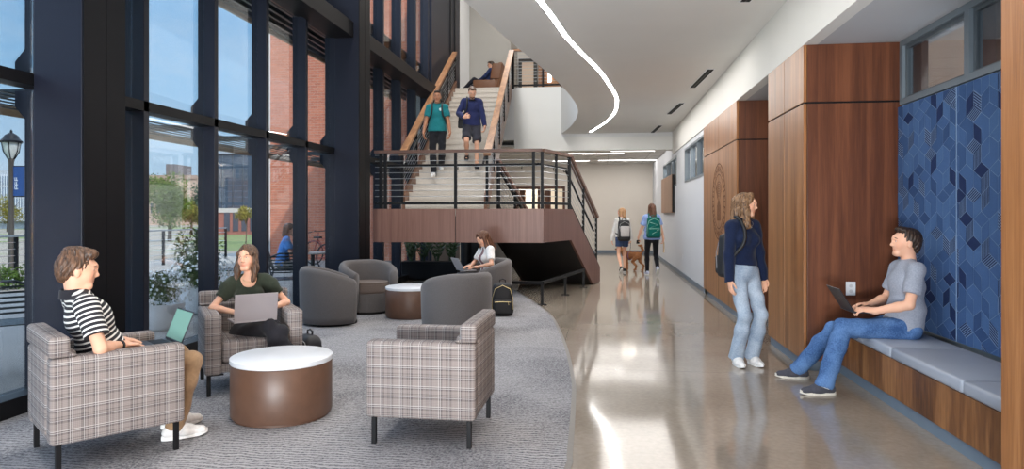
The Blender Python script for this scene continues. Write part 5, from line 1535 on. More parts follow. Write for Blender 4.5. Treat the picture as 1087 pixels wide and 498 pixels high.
def shoes(c, upper, sole, low=.0, name='shoe', size=1.0):
    s = c['s'] * size
    for q, n in ((-1, 'L'), (1, 'R')):
        a = c['leg'][q][2]; sp = c['sp']
        fdv = V(sp.get('fd' + n, (q * .15, 1, 0))).normalized(); up = V(sp.get('fu' + n, (0, 0, 1))); R_, F_, U_ = frame(fdv, up)
        g0 = a - U_ * .088 * s
        L = [cone(g0 - F_ * .045 * s + U_ * .045 * s, g0 + F_ * .06 * s + U_ * .043 * s, .036 * s, .040 * s, .02), cone(g0 + F_ * .05 * s + U_ * .036 * s, g0 + F_ * .150 * s + U_ * .026 * s, .040 * s, .030 * s, .03, sq=(tuple(R_), 1.15)),
             cone(g0 - F_ * .015 * s + U_ * .05 * s, a + U_ * (.005 - low) * s - F_ * .008 * s, .036 * s, .040 * s, .02, cap=(0, 1)), plane(g0 + U_ * .016 * s, -U_)]
        o = implicit(L, min(c['h'] * .75, .007), name, upper, c['root'])
        m = MB(); pts = []
        for k in range(28):
            t = 2 * PI * k / 28; y = .052 + .136 * math.sin(t); w_ = .036 + .010 * max(0, math.sin(t)) if True else 0
            pts.append((w_ * math.cos(t) * (1 - .12 * (math.sin(t) ** 8)), y))
        lo_, hi_ = [], []
        for x, y in pts:
            lift = .012 * max(0, (y - .13) / .06)
            lo_.append(m.bm.verts.new(g0 + R_ * x * s + F_ * y * s + U_ * (lift) * s)); hi_.append(m.bm.verts.new(g0 + R_ * x * s * 1.02 + F_ * y * s + U_ * (.026 + lift * .7) * s))
        for k in range(28): m.bm.faces.new((lo_[k], lo_[(k + 1) % 28], hi_[(k + 1) % 28], hi_[k]))
        m.bm.faces.new(lo_[::-1]); m.bm.faces.new(hi_)
        m.build('sole', sole, o, smooth=True)
        lc = MB()
        for k in range(4):
            y = .055 + .022 * k; z = .083 - .011 * k
            lc.tube([g0 + (R_ * -.018 + F_ * y + U_ * (z - .004)) * s, g0 + (F_ * (y + .004) + U_ * (z + .004)) * s, g0 + (R_ * .018 + F_ * y + U_ * (z - .004)) * s], .0035 * s, 5)
        lc.build('laces', sole, o)
def hair(c, mat, prims, noise=None, h=None, name='hair'):
    hp, HR, hs = c['hp'], c['HR'], c['hs']; L = []
    for p in prims:
        if p[0] == 'e': L.append(ell(hp(*p[1]), tuple(x * hs for x in p[2]), HR, p[3] if len(p) > 3 else .02))
        elif p[0] == 'c': L.append(cone(hp(*p[1]), hp(*p[2]), p[3] * hs, p[4] * hs, p[5] if len(p) > 5 else .02))
        elif p[0] == '-': L.append(ell(hp(*p[1]), tuple(x * hs for x in p[2]), HR, .012, None, 'sub'))
        elif p[0] == 'w': L.append(cone(p[1], p[2], p[3], p[4], p[5]))
    R = np.array([list(c['Hr']), list(c['Hf']), list(c['Hu'])])
    o_ = np.array(hp(0, 0, 0))
    nz = None
    if noise is not None: nz = lambda X: noise((X - o_) @ R.T)
    return implicit(L, h or c['h'] * .7, name, mat, c['root'], noise=nz)
CAP = [('e', (0, -.020, .042), (.083, .098, .090)), ('-', (0, .092, -.035), (.070, .062, .085)), ('-', (-.06, .075, -.035), (.03, .05, .07)), ('-', (.06, .075, -.035), (.03, .05, .07)), ('-', (0, .02, -.11), (.12, .12, .075))]
# ================================================================ the people
HM_brown = hairmat('brown_hair', rgb(48, 34, 26), rgb(112, 82, 62))
HM_dark = hairmat('dark_hair', rgb(30, 22, 18), rgb(70, 50, 38))
HM_auburn = hairmat('auburn_hair', rgb(60, 36, 26), rgb(116, 76, 54))
HM_blond = hairmat('honey_hair', rgb(66, 46, 34), rgb(150, 116, 84))
HM_red = hairmat('strawberry_hair', rgb(150, 104, 70), rgb(206, 164, 120))
SK1 = rgb(226, 174, 146); SK2 = rgb(206, 156, 130); SK3 = rgb(176, 124, 96)
WHITE_SHOE = cloth('white_shoe', rgb(222, 220, 218)); WHITE_SOLE = cloth('white_sole', rgb(236, 236, 234)); GREY_SHOE = cloth('charcoal_shoe', rgb(70, 70, 78)); BLK_SHOE = cloth('black_shoe', rgb(34, 34, 38))
def wpt(px, py, d): return PT(px, py, d)
def tolocal(p, loc, rz): return Matrix.Rotation(-rz, 3, 'Z') @ (V(p) - V(loc))
def face_to(r, d, rz):                      # camera heading -> local direction
    v = C(r, d); return Matrix.Rotation(-rz, 3, 'Z') @ v
# ---- man in the striped shirt
loc, rz = V(CH2.location.x, CH2.location.y, .009), a2
c = person('man in black and white striped shirt seated with a laptop, left foreground', loc, rz, dict(
    s=.95, h=.007, skin=SK1, hairmat=HM_brown, pelvis=(0.02, .03, .49), up=(0, -.42, .9), up2=(.03, -.36, .93), look=face_to(.80, .55, rz) + V(0, 0, -.06),
    wrL=(-.13, .10, .625), wrR=(.12, .06, .635), elL=(-1, -.5, -.4), elR=(1, -.5, -.5), hfL=(.25, 1, -.12), hfR=(-.25, 1, -.12), hnL=(0, 0, -1), hnR=(0, 0, -1), curlL=.55, curlR=.55,
    anL=(-.14, .43, .095), anR=(.12, .36, .095), fdL=(-.05, 1, 0), fdR=(.12, 1, 0)))
top(c, stripemat(), 'short', -.02, .018, .004, tc=True, seed=1, neck=.0)
kh = cloth('khaki_twill', rgb(152, 124, 96)); bottom(c, kh, 'ankle', .014, .006, flare=.002)
blackknit = cloth('black_collar', rgb(38, 38, 44))
nb, U2, Fs, Rs = c['nb'], c['U2'], c['Fs'], c['Rs']
m = MB(); ring = []
for k in range(20):
    a = 2 * PI * k / 20; r_ = .070; p = nb - U2 * .012 + Fs * (math.cos(a) * r_ * 1.05 - .012) + Rs * math.sin(a) * r_ * 1.1 + U2 * (-.022 * math.cos(a)); ring.append((p, (p - nb).normalized()))
for z0, z1, o0, o1 in ((-.012, .034, .008, -.012), ):
    A0 = [m.bm.verts.new(p + U2 * z0 + n * o0) for p, n in ring]; A1 = [m.bm.verts.new(p + U2 * z1 + n * o1) for p, n in ring]; A2 = [m.bm.verts.new(p + U2 * (z1 + .004) + n * (o1 - .008)) for p, n in ring]
    for k in range(20):
        j = (k + 1) % 20; m.bm.faces.new((A0[k], A0[j], A1[j], A1[k])); m.bm.faces.new((A1[k], A1[j], A2[j], A2[k]))
m.build('collar', blackknit, c['root'], smooth='all')
shoes(c, WHITE_SHOE, WHITE_SOLE, size=1.06)
hair(c, HM_brown, [('e', (0, -.026, .040), (.084, .098, .092)), ('e', (0, -.075, -.005), (.066, .045, .07)), ('-', (0, .100, -.03), (.090, .066, .088)), ('-', (-.07, .055, -.05), (.05, .05, .07)), ('-', (.07, .055, -.05), (.05, .05, .07)), ('-', (0, .01, -.125), (.12, .13, .06)),
    ('e', (0, .035, .106), (.064, .056, .034)), ('c', (-.03, .070, .104), (.035, .070, .110), .022, .026), ('e', (0, -.02, .125), (.06, .07, .03))], strands(.0045, 16, .6))
m = MB(); w_, e_ = c['arm'][1][2], c['arm'][1][1]; d = (w_ - e_).normalized()
m.tube([e_.lerp(w_, .80), e_.lerp(w_, .88)], .0345, 14); m.build('watch_band', blackknit, c['root'], smooth=True)
lap1 = laptop('open laptop with green screen on the lap of the man in stripes', plain('dark_laptop', rgb(70, 74, 80), .4, .02, 10, .6), None or glow('green_screen', rgb(104, 142, 130), .30), 112)
p = Matrix.Rotation(rz, 3, 'Z') @ V(.0, .385, .585) + loc; place(lap1, p, rz + PI)
# ---- woman in green with the grey laptop
loc, rz = V(CH3.location.x, CH3.location.y, .009), a3
GREEN = cloth('dark_green_knit', rgb(50, 56, 46))
c = person('woman in dark green puff-sleeve top typing on a grey laptop in the window armchair', loc, rz, dict(
    s=.93, h=.007, fem=True, skin=SK1, hairmat=HM_brown, pelvis=(-.01, -.0, .425), up=(0, -.28, .96), up2=(0, -.10, 1), sy=-.20, build=.92, look=face_to(-.08, -1, rz) + V(0, 0, .04), hup=(.05, 0, 1), gaze=face_to(-.35, -.93, rz),
    wrL=(.16, .30, .66), wrR=(.115, .13, .615), elL=(-1, -.4, -.5), elR=(1, -.5, -.3), hfL=(.5, .8, -.1), hfR=(-.25, .9, -.12), hnL=(0, 0, -1), hnR=(-.1, 0, -1), curlR=.5, curlL=.5,
    anL=(-.10, .46, .10), anR=(-.28, .50, .20), knL=(-.3, 1, .4), knR=(-.4, 1, .9), fdL=(-.1, 1, 0), fdR=(-.25, 1, -.1)) | dict(wrL=(-.15, .19, .64)))
top(c, GREEN, 'puff', .02, .012, .003, neck=-.015, scoop=.085)
BLK = cloth('black_trousers', rgb(36, 35, 40)); bottom(c, BLK, 'ankle', .022, .006, flare=.045)
shoes(c, BLK_SHOE, BLK_SHOE)
hair(c, HM_brown, CAP + [('c', (-.066, .0, .03), (-.082, .02, -.09), .030, .034), ('c', (-.082, .02, -.09), (-.075, .055, -.20), .032, .020), ('c', (.066, .0, .03), (.082, .02, -.09), .030, .034), ('c', (.082, .02, -.09), (.088, .05, -.215), .032, .022), ('c', (0, -.075, .03), (0, -.08, -.15), .06, .05), ('c', (.0, .045, .108), (.064, .05, .04), .018, .018), ('c', (.0, .045, .108), (-.064, .05, .04), .018, .018)], strands(.003, 22, .6))
m = MB(); nb, U2, Fs, Rs = c['nb'], c['U2'], c['Fs'], c['Rs']
m.tube([nb + Rs * .055 * math.sin(a) + Fs * (.078 * math.cos(a)) - U2 * (.02 + .06 * max(0, math.cos(a))) for a in [k * PI / 8 - PI / 2 for k in range(9)]], .002, 5); m.build('necklace', gold, c['root'])
lap2 = laptop('grey laptop on the lap of the woman in green', plain('silver_grey', rgb(158, 150, 152), .35, .02, 10, .3), glow('pale_screen', rgb(150, 160, 175), .4), 100, .33, .22)
p = Matrix.Rotation(rz, 3, 'Z') @ V(.0, .385, .565) + loc; place(lap2, p, rz + PI + .12)
# ---- woman in the white shirt, far barrel chair
loc, rz = V(B4.location.x, B4.location.y, .009), B4.rotation_euler.z
c = person('long-haired woman in open white shirt with a laptop in the far barrel chair', loc, rz, dict(
    s=.93, h=.009, fem=True, skin=SK1, hairmat=HM_auburn, pelvis=(0, -.04, .445), up=(0, -.12, 1), up2=(0, .06, 1), look=face_to(-.80, -.55, rz) + V(0, 0, -.55),
    wrL=(-.12, .17, .625), wrR=(.12, .17, .625), elL=(-1, -.4, -.3), elR=(1, -.4, -.3), hfL=(.2, 1, 0), hfR=(-.2, 1, 0), hnL=(0, 0, -1), hnR=(0, 0, -1),
    anL=(-.10, .45, .1), anR=(.10, .45, .1)))
top(c, cloth('mauve_top', rgb(140, 110, 112)), 'none', .0, .010, .003, neck=-.03)
T = c['torso'](.022); s = c['s']
for q in (-1, 1):
    a, el, w = c['arm'][q]; T.append(cone(a, a.lerp(el, .72), .066 * s, .062 * s, .03, cap=(0, 1)))
T += [plane(c['P'] - c['U'] * .0, -c['U']), plane(c['nb'] + c['U2'] * .01, c['U2'] + c['Fs'] * .4), ell(c['chest'] + c['Fs'] * .16 - c['U2'] * .05, (.055, .12, .40), None, .01, None, 'sub')]
implicit(T, .009, 'open_shirt', cloth('white_shirt', rgb(226, 224, 222)), c['root'], noise=folds(.005))
bottom(c, cloth('grey_jeans', rgb(96, 98, 108)), 'ankle', .014); shoes(c, BLK_SHOE, WHITE_SOLE)
hair(c, HM_auburn, CAP + [('c', (-.066, .0, .03), (-.085, .04, -.12), .032, .034), ('c', (-.085, .04, -.12), (-.08, .085, -.30), .034, .018), ('c', (.066, .0, .03), (.085, .04, -.12), .032, .034), ('c', (.085, .04, -.12), (.085, .085, -.30), .034, .018), ('c', (0, -.075, .03), (0, -.10, -.24), .06, .05), ('c', (0, .05, .11), (.055, .06, .05), .02, .02), ('c', (0, .05, .11), (-.055, .06, .05), .02, .02)], strands(.004, 18, .4))
lap3 = laptop('small silver laptop on the lap of the woman in the white shirt', plain('silver', rgb(176, 174, 178), .35, .02, 10, .3), glow('pale_screen2', rgb(150, 160, 175), .4), 118, .30, .2)
p = Matrix.Rotation(rz, 3, 'Z') @ V(.0, .40, .575) + loc; place(lap3, p, rz + PI)
# ---- worn backpacks
def worn(c, label, body, trim, w=.30, d=.16, h=.44, off=.0, drop=.0, sides=(-1, 1), shift=0.0, pattern=None, cat='backpack'):
    Wf = c['W']; root = c['root']; rzp = root.rotation_euler.z
    nb, U2, Rs, Fs, s = c['nb'], c['U2'], c['Rs'], c['Fs'], c['s']
    yaw = rzp + math.atan2(Rs.y, Rs.x)
    base = nb - U2 * (.06 + h + drop) - Fs * (.125 * s + d / 2 + off) + Rs * shift
    t = backpack(label, cat, body, trim, w, d, h, strap=False)
    wp = Wf(base); t.location = wp; t.rotation_euler = (0, 0, yaw)
    inv = lambda v: Matrix.Rotation(-yaw, 3, 'Z') @ (Wf(v) - wp)
    for q in sides:
        sh = c['sh'][q].lerp(nb, .38); e = .062 * s
        P = [sh - Fs * .10 * s - U2 * .09, sh - Fs * .06 * s + U2 * (e * .75), sh + U2 * (e + .002), sh + Fs * .075 * s + U2 * (e * .35), sh + Fs * .135 * s - U2 * .08, sh + Fs * .13 * s - U2 * .20 + Rs * q * .02, sh + Fs * .03 - U2 * .33 + Rs * q * .085, sh - Fs * .12 - U2 * .36 + Rs * q * .03]
        P = [inv(p) for p in smooth_poly([V(x) for x in P], 4)]
        MB().tube(P, .016, 8).build('strap', body, t, smooth='all')
    return t
# ---- standing woman
p7 = ONZ(789, 386.5); rz = face(.42, -.90)
loc = V(p7.x, p7.y, 0)
c = person('woman standing in navy sweater and light jeans beside the wood piers', loc, rz, dict(
    s=.945, h=.007, fem=True, skin=SK1, hairmat=HM_blond, pelvis=(0.0, 0, .875), up=(0, .03, 1), up2=(0, -.02, 1), look=face_to(.86, -.48, rz) + V(0, 0, -.03), hup=(-.05, 0, 1), sy=-.1,
    wrL=(-.245, .02, .77), wrR=(.22, .05, .77), elL=(-.5, -1, 0), elR=(.6, -1, 0), hfL=(-.05, .1, -1), hfR=(0, .15, -1), hnL=(.9, .2, 0), hnR=(-.9, .2, 0), curlL=.5, curlR=.4,
    anL=(-.075, .04, .088), anR=(.085, .0, .088), fdL=(.25, 1, 0), fdR=(.42, 1, 0)))
top(c, cloth('navy_knit', rgb(24, 34, 60), .15, 70, .5), 'long', .075, .020, .005, neck=.025, cuff=.03)
bottom(c, denim('light_denim', rgb(136, 152, 172), rgb(182, 194, 208)), 'ankle', .016, .006, waist=.14, flare=.022)
shoes(c, WHITE_SHOE, WHITE_SOLE, size=1.04)
hair(c, HM_blond, CAP + [('c', (-.066, .0, .05), (-.092, .015, -.06), .032, .042), ('c', (-.092, .015, -.06), (-.10, .045, -.20), .044, .030), ('c', (.066, .0, .05), (.092, .015, -.06), .032, .042), ('c', (.092, .015, -.06), (.105, .04, -.21), .044, .032), ('c', (0, -.075, .03), (0, -.09, -.19), .07, .06), ('c', (0, .045, .108), (.064, .05, .04), .020, .020), ('c', (0, .045, .108), (-.064, .05, .04), .020, .020)], strands(.0045, 18, 1.1))
m = MB(); nb, U2, Fs, Rs = c['nb'], c['U2'], c['Fs'], c['Rs']
m.tube([nb + Rs * .07 * math.sin(a) + Fs * (.085 * math.cos(a) + .02) - U2 * (.0 + .07 * max(0, math.cos(a))) for a in [k * PI / 8 - PI / 2 for k in range(9)]], .002, 5).ball(nb + Fs * .117 - U2 * .078, .009, 1); m.build('necklace', M['steel'], c['root'])
worn(c, 'black backpack hanging on the shoulder of the standing woman', fab_black, plain('grey_trim', rgb(120, 120, 124), .5), .26, .13, .42, -.05, .08, (1,), .05)
# ---- man on the bench
loc = V(2.335, 5.77, 0); rz = PI / 2
c = person('man in grey t-shirt and blue jeans sitting on the bench with a laptop', loc, rz, dict(
    s=.985, lf=1.12, h=.007, skin=SK1, hairmat=HM_dark, iris='blue', pelvis=(0.0, -.05, .535), up=(0, -.20, .98), up2=(0, -.02, 1), look=(.05, 1, .10),
    wrL=(-.11, .20, .665), wrR=(.11, .17, .68), elL=(-.8, -.8, -.4), elR=(.8, -.7, -.4), hfL=(.30, .9, .12), hfR=(-.25, .9, .1), hnL=(.4, .1, -1), hnR=(-.4, .1, -1), curlL=.8, curlR=.8,
    anL=(-.13, .58, .09), anR=(.40, .63, .09), knL=(.1, 1, .9), knR=(-.1, 1, .9), fdL=(-.08, 1, 0), fdR=(.16, 1, 0)))
top(c, cloth('heather_grey', rgb(150, 154, 166), .12, 90), 'short', -.03, .017, .005, seed=3)
bottom(c, denim('blue_denim', rgb(50, 78, 122), rgb(96, 130, 178)), 'ankle', .016, .007, flare=.012, cut=.0)
m = MB()
for q in (-1, 1):
    n_, k_ = c['leg'][q][2], c['leg'][q][1]; d = (n_ - k_).normalized()
    m = MB(); m.tube([n_ - d * .01, n_ + d * .035], [.050, .050], 16); m.build('sock', WHITE_SOLE, c['root'], smooth=True)
shoes(c, GREY_SHOE, cloth('cream_sole', rgb(206, 200, 190)), size=1.05)
hair(c, HM_dark, [('e', (0, -.026, .040), (.082, .096, .088)), ('e', (0, -.072, -.01), (.064, .042, .07)), ('-', (0, .100, -.03), (.090, .064, .090)), ('-', (-.07, .055, -.05), (.05, .05, .07)), ('-', (.07, .055, -.05), (.05, .05, .07)), ('-', (0, .01, -.125), (.12, .13, .06)), ('e', (0, .034, .104), (.062, .052, .028))], strands(.003, 20, .4))
dl = plain('space_grey', rgb(52, 54, 60), .4, .02, 10, .5)
lap4 = laptop('dark laptop on the knees of the man on the bench', dl, glow('dim_screen', rgb(120, 130, 150), .3), 122, .31, .215, True, plain('laptop_mark', rgb(20, 20, 22), .3))
place(lap4, V(1.985, 5.83, .640), rz + PI); 
# ---- men coming down the stairs
def stair_z(p):
    t = max(0, min(1, ((p - L0.lerp(R0, .5)).dot((L1 + R1 - L0 - R0).normalized())) / ((L1 + R1 - L0 - R0).length / 2)))
    return t
def on_step(px, k):
    """point on step k (0 = first) at pixel column px"""
    t = (k + .5) / NR; y = L0.lerp(L1, t).y
    kx = (px - CX) / F; d = y / (kx * SN + CS); return V((kx * CS - SN) * d, y, ZL + (k + 1) * RZ)
q0 = on_step(464, 3); rz = face(.05, -1)
c = person('man in teal t-shirt and dark trousers walking down the stairs', q0, rz, dict(
    s=1.0, h=.010, skin=SK3, hairmat=HM_dark, pelvis=(0, -.08, .925), look=(.0, 1, -.08), wrL=(-.27, .06, .80), wrR=(.28, .04, .80), elL=(-.6, -1, 0), elR=(.6, -1, 0), hfL=(.05, .25, -1), hfR=(0, .2, -1), curlL=.8, curlR=.8,
    anL=(-.07, -.24, .256), anR=(.06, .13, .0 + .09), fdL=(-.1, 1, -.1), fdR=(.1, 1, -.15)))
top(c, cloth('teal_cotton', rgb(34, 116, 122)), 'short', -.02, .018, .005, seed=2)
mk = MB(); ct = c['chest'] + c['Fs'] * .128 + c['Rs'] * -.07 + c['U2'] * .07
mk.lathe([(.001, 0), (.03, 0), (.03, .004), (.001, .004)], seg=12, M=Matrix.Translation(ct) @ Matrix.Rotation(PI / 2, 4, 'X')); mk.build('chest_mark', cloth('pale_print', rgb(190, 214, 214)), c['root'])
bottom(c, cloth('black_jeans', rgb(32, 33, 38)), 'ankle', .012, .005, flare=.006); shoes(c, WHITE_SHOE, WHITE_SOLE)
SHORT = [('e', (0, -.024, .040), (.080, .094, .086)), ('e', (0, -.07, -.01), (.064, .042, .07)), ('-', (0, .102, -.03), (.090, .062, .090)), ('-', (-.07, .055, -.05), (.05, .05, .07)), ('-', (.07, .055, -.05), (.05, .05, .07)), ('-', (0, .01, -.125), (.12, .13, .06)), ('e', (0, .032, .102), (.06, .052, .028))]
hair(c, HM_dark, SHORT, strands(.003, 20))
worn(c, 'black backpack worn by the man in the teal t-shirt', fab_black, fab_black, .34, .16, .46)
q0 = on_step(501, 4)
c = person('bearded man in navy sweater and dark shorts walking down the stairs', q0, face(.1, -1), dict(
    s=.99, h=.010, skin=SK1, hairmat=HM_brown, pelvis=(0, -.08, .915), up=(0, .04, 1), look=(-.1, 1, -.75), hup=(0, .3, 1), wrL=(-.27, .08, .79), wrR=(.17, .20, 1.02), elL=(-.6, -1, 0), elR=(.8, -1, 0), hfL=(.05, .25, -1), hfR=(-.6, .5, .1), hnR=(-.3, -1, 0), curlL=.9, curlR=1.3,
    anL=(-.09, .06, .09), anR=(.10, -.14, .30), fdL=(-.1, 1, -.1), fdR=(.1, 1, -.35), fuR=(0, .35, 1)))
top(c, cloth('navy_jersey', rgb(40, 46, 84)), 'long', -.03, .018, .005, seed=4, neck=-.01)
bottom(c, cloth('charcoal_shorts', rgb(58, 58, 66)), 'knee', .016, .005); shoes(c, BLK_SHOE, BLK_SHOE)
hair(c, HM_brown, SHORT, strands(.003, 20)); hair(c, HM_brown, [('e', (0, .046, -.078), (.047, .044, .040)), ('-', (0, .10, -.045), (.03, .04, .028))], strands(.002, 20), name='beard')
MB().tube([c['nb'] + c['Fs'] * .10 - c['U2'] * .05 + c['Rs'] * x for x in (-.06, 0, .06)], .016, 6).build('sunglasses', M['black'], c['root'], smooth=True)
worn(c, 'black shoulder bag hanging at the hip of the bearded man', fab_black, fab_black, .22, .10, .26, -.08, .28, (1,), .17, cat='bag')
# ---- two walkers in the corridor
g8 = ONZ(660.5, 289.5); rz = face(-.05, 1)
c = person('girl in white sweater and denim shorts walking away with a grey backpack', V(g8.x, g8.y, 0), rz, dict(
    s=.91, h=.011, fem=True, skin=SK1, hairmat=HM_red, pelvis=(0, 0, .85), look=face_to(-.75, .65, rz), wrL=(-.25, .08, .74), wrR=(.24, .10, .80), elL=(-.5, -1, 0), elR=(.5, -1, 0), hfL=(0, .1, -1), hfR=(0, .4, -1), curlR=1.0,
    anL=(-.08, -.26, .15), anR=(.08, .10, .088), fdL=(0, 1, -.6), fuL=(0, .6, 1)))
top(c, cloth('white_knit', rgb(216, 214, 210)), 'long', -.02, .024, .006, cuff=.03); bottom(c, denim('dark_denim', rgb(46, 60, 88), rgb(76, 94, 128)), 'short', .02, .004); shoes(c, BLK_SHOE, WHITE_SOLE)
hair(c, HM_red, CAP + [('c', (-.06, -.02, .03), (-.075, -.01, -.09), .03, .03), ('c', (.06, -.02, .03), (.075, -.01, -.09), .03, .03), ('c', (0, -.075, .03), (0, -.08, -.10), .06, .05)], strands(.004, 18))
GIRL8 = c
b8 = worn(c, 'grey and black backpack worn by the girl in the white sweater', fab_black, plain('light_grey_nylon', rgb(168, 166, 166), .7), .31, .17, .50)
MB().box(-.115, .115, -.145, -.095, .10, .36, .03, seg=3).build('front_panel', plain('light_grey_panel', rgb(176, 172, 170), .7), b8, smooth='all')
g9 = ONZ(692, 292.5)
c = person('woman with long auburn hair in black leggings walking away with a green backpack', V(g9.x, g9.y, 0), face(.03, 1), dict(
    s=.965, h=.011, fem=True, build=1.12, skin=SK1, hairmat=HM_auburn, pelvis=(0, 0, .90), look=face_to(-.1, 1, 0), wrL=(-.30, .14, .84), wrR=(.30, .04, .76), elL=(-.8, -1, 0), elR=(.6, -1, 0), hfL=(0, .6, -.8), hfR=(0, .1, -1), curlL=1.0, curlR=1.0,
    anL=(-.08, .16, .088), anR=(.09, -.22, .20), fdR=(.1, 1, -.75), fuR=(0, .75, 1)))
top(c, cloth('pale_blue_tee', rgb(140, 160, 206)), 'short', -.07, .028, .006, seed=6); bottom(c, cloth('black_leggings', rgb(26, 26, 30)), 'ankle', .006, .002); shoes(c, cloth('blue_white_shoe', rgb(176, 180, 200)), WHITE_SOLE)
hair(c, HM_auburn, CAP + [('c', (-.06, -.03, .03), (-.085, -.05, -.22), .035, .035), ('c', (.06, -.03, .03), (.085, -.05, -.22), .035, .035), ('c', (0, -.075, .03), (.01, -.11, -.32), .07, .06)], strands(.005, 16, .5))
TEAL = cloth('teal_nylon', rgb(14, 92, 84), .08, 20)
b9 = worn(c, 'dark green backpack worn by the woman with auburn hair', TEAL, plain('pale_green_cord', rgb(150, 196, 180), .5), .33, .17, .48)
m = MB(); zig = [(-.10, .36), (.09, .30), (-.09, .24), (.09, .17), (-.05, .10)]
m.tube([V(x, -.143 if z < .24 else -.098, z) for x, z in zig], .005, 5); m.build('bungee_cord', plain('cord', rgb(160, 200, 186), .5), b9)
ph = MB().box(-.035, .035, -.004, .004, -.07, .07, .003).build('phone', M['black']); w9 = c['arm'][-1][2] + (c['arm'][-1][2] - c['arm'][-1][1]).normalized() * .09
ph.location = c['W'](w9 + V(.02, .03, -.02)); ph.rotation_euler = (.9, 0, 0); tag(ph, 'dark phone in the left hand of the woman with the green backpack', 'phone')
pb_ = c['W'](c['arm'][1][2] + V(.01, .02, -.185)); bgp = MB().box(-.012, .012, -.075, .075, -.14, .10, .004).build('paper_bag', plain('kraft_paper', rgb(196, 172, 142), .8)); bgp.location = pb_; tag(bgp, 'flat tan paper bag carried by the woman with the green backpack', 'paper bag')
# ---- dog walking with the girl
def dog(label, loc, rz):
    t = empty('dog', loc, rz, label, 'dog'); s = .86
    col = rgb(154, 104, 70)
    L = [ell((0, .14, .44), (.105, .17, .125), None, .05), ell((0, -.10, .45), (.088, .20, .10), None, .05), ell((0, -.22, .44), (.092, .11, .11), None, .05), cone((0, .26, .50), (0, .38, .60), .075, .062, .05),
         ell((0, .42, .64), (.065, .085, .068), None, .03), cone((0, .47, .62), (0, .555, .605), .040, .028, .02), cone((0, -.30, .50), (.03, -.37, .60), .032, .030, .03), cone((.03, -.37, .60), (.03, -.31, .73), .036, .040, .02), cone((.03, -.31, .73), (.0, -.24, .745), .038, .022, .02)]
    for q in (-1, 1):
        L += [cone((q * .055, .425, .67), (q * .085, .41, .585), .024, .030, .015)]
        dy = .07 * q
        L += [cone((q * .07, .18, .40), (q * .075, .17 + dy, .22), .050, .032, .03), cone((q * .075, .17 + dy, .22), (q * .075, .19 + dy * 1.4, .035), .032, .028, .015), ell((q * .075, .215 + dy * 1.4, .03), (.034, .05, .028), None, .012)]
        dy = -.08 * q
        L += [cone((q * .065, -.22, .42), (q * .075, -.16 + dy, .27), .070, .042, .03), cone((q * .075, -.16 + dy, .27), (q * .075, -.29 + dy, .15), .040, .028, .015), cone((q * .075, -.29 + dy, .15), (q * .075, -.26 + dy, .035), .028, .027, .012), ell((q * .075, -.235 + dy, .03), (.033, .048, .027), None, .012)]
    for p in L:
        if p['t'] == 'e': p['c'] = p['c'] * s; p['r'] = p['r'] * s
        else: p['a'] = p['a'] * s; p['b'] = p['b'] * s; p['ra'] *= s; p['rb'] *= s
    fur = lambda X: .006 * (np.sin(95 * X[:, 0] + 60 * X[:, 2]) * np.sin(88 * X[:, 1] + 5 * np.sin(50 * X[:, 2])) + .6 * np.sin(140 * X[:, 2] + 70 * X[:, 1]))
    fm = plain('ginger_fur', col, .95, .22, 26, 0, .1, .4)
    implicit(L, .009, 'body', fm, t, noise=fur)
    for q in (-1, 1): MB().ball((q * .032 * s, .492 * s, .662 * s), .010 * s, 1).build('eye', M['black'], t)
    MB().ball((0, .582 * s, .612 * s), .016 * s, 1).build('nose', M['black'], t)
    hm = MB(); hm.tube([V(.112 * math.sin(a), .06 + .0 * math.cos(a), .445 + .135 * math.cos(a)) * s for a in [k * PI / 10 for k in range(21)]], .014, 6); hm.build('harness', plain('pink_purple_harness', rgb(120, 84, 110), .7), t)
    return t
gd = ONZ(670.5, 287.2)
DOG = dog('curly ginger dog walking away between the two walkers', V(gd.x, gd.y, 0), face(-.72, .70))
a_ = GIRL8['W'](GIRL8['arm'][1][2] + V(0, .02, -.06)); b_ = Matrix.Rotation(DOG.rotation_euler.z, 3, 'Z') @ V(0, .05, .50) + V(gd.x, gd.y, 0)
lz_ = MB().tube([a_, a_.lerp(b_, .5) - V(0, 0, .05), b_], .006, 6).build('leash', M['black']); tag(lz_, 'dark leash between the girl in the white sweater and the dog', 'leash')
# ---- man in the upper armchair
loc = V(LOUNGE.location.x, LOUNGE.location.y, ZU); rz = LOUNGE.rotation_euler.z
c = person('man with glasses in dark blue shirt lounging in the brown armchair upstairs', loc, rz, dict(
    s=.95, h=.012, skin=SK1, hairmat=HM_dark, pelvis=(0, -.02, .52), up=(0, -.45, .9), up2=(0, -.34, .95), look=(0.1, 1, -.3), wrL=(-.12, .16, .62), wrR=(.16, .2, .62), elL=(-1, -.4, -.3), elR=(1, -.4, -.3), hfL=(.3, 1, 0), hfR=(-.3, 1, 0), hnL=(0, 0, -1), hnR=(0, 0, -1),
    anL=(-.10, .58, .10), anR=(-.02, .62, .42), knL=(0, .6, 1), knR=(0, .5, 1)))
top(c, cloth('dark_blue_shirt', rgb(40, 52, 88)), 'long', -.02, .018, .005); bottom(c, cloth('charcoal_trousers', rgb(38, 38, 46)), 'ankle', .014); shoes(c, BLK_SHOE, BLK_SHOE)
hair(c, HM_dark, SHORT, strands(.003, 20))
m = MB(); hp = c['hp']
for q in (-1, 1): m.tube([hp(q * .031 + .022 * math.cos(a), .098, .012 + .018 * math.sin(a)) for a in [k * PI / 6 for k in range(13)]], .003, 5).tube([hp(q * .053, .095, .014), hp(q * .078, .0, .010)], .003, 5)
m.tube([hp(-.009, .1, .014), hp(.009, .1, .014)], .003, 5); m.build('glasses', M['black'], c['root'])
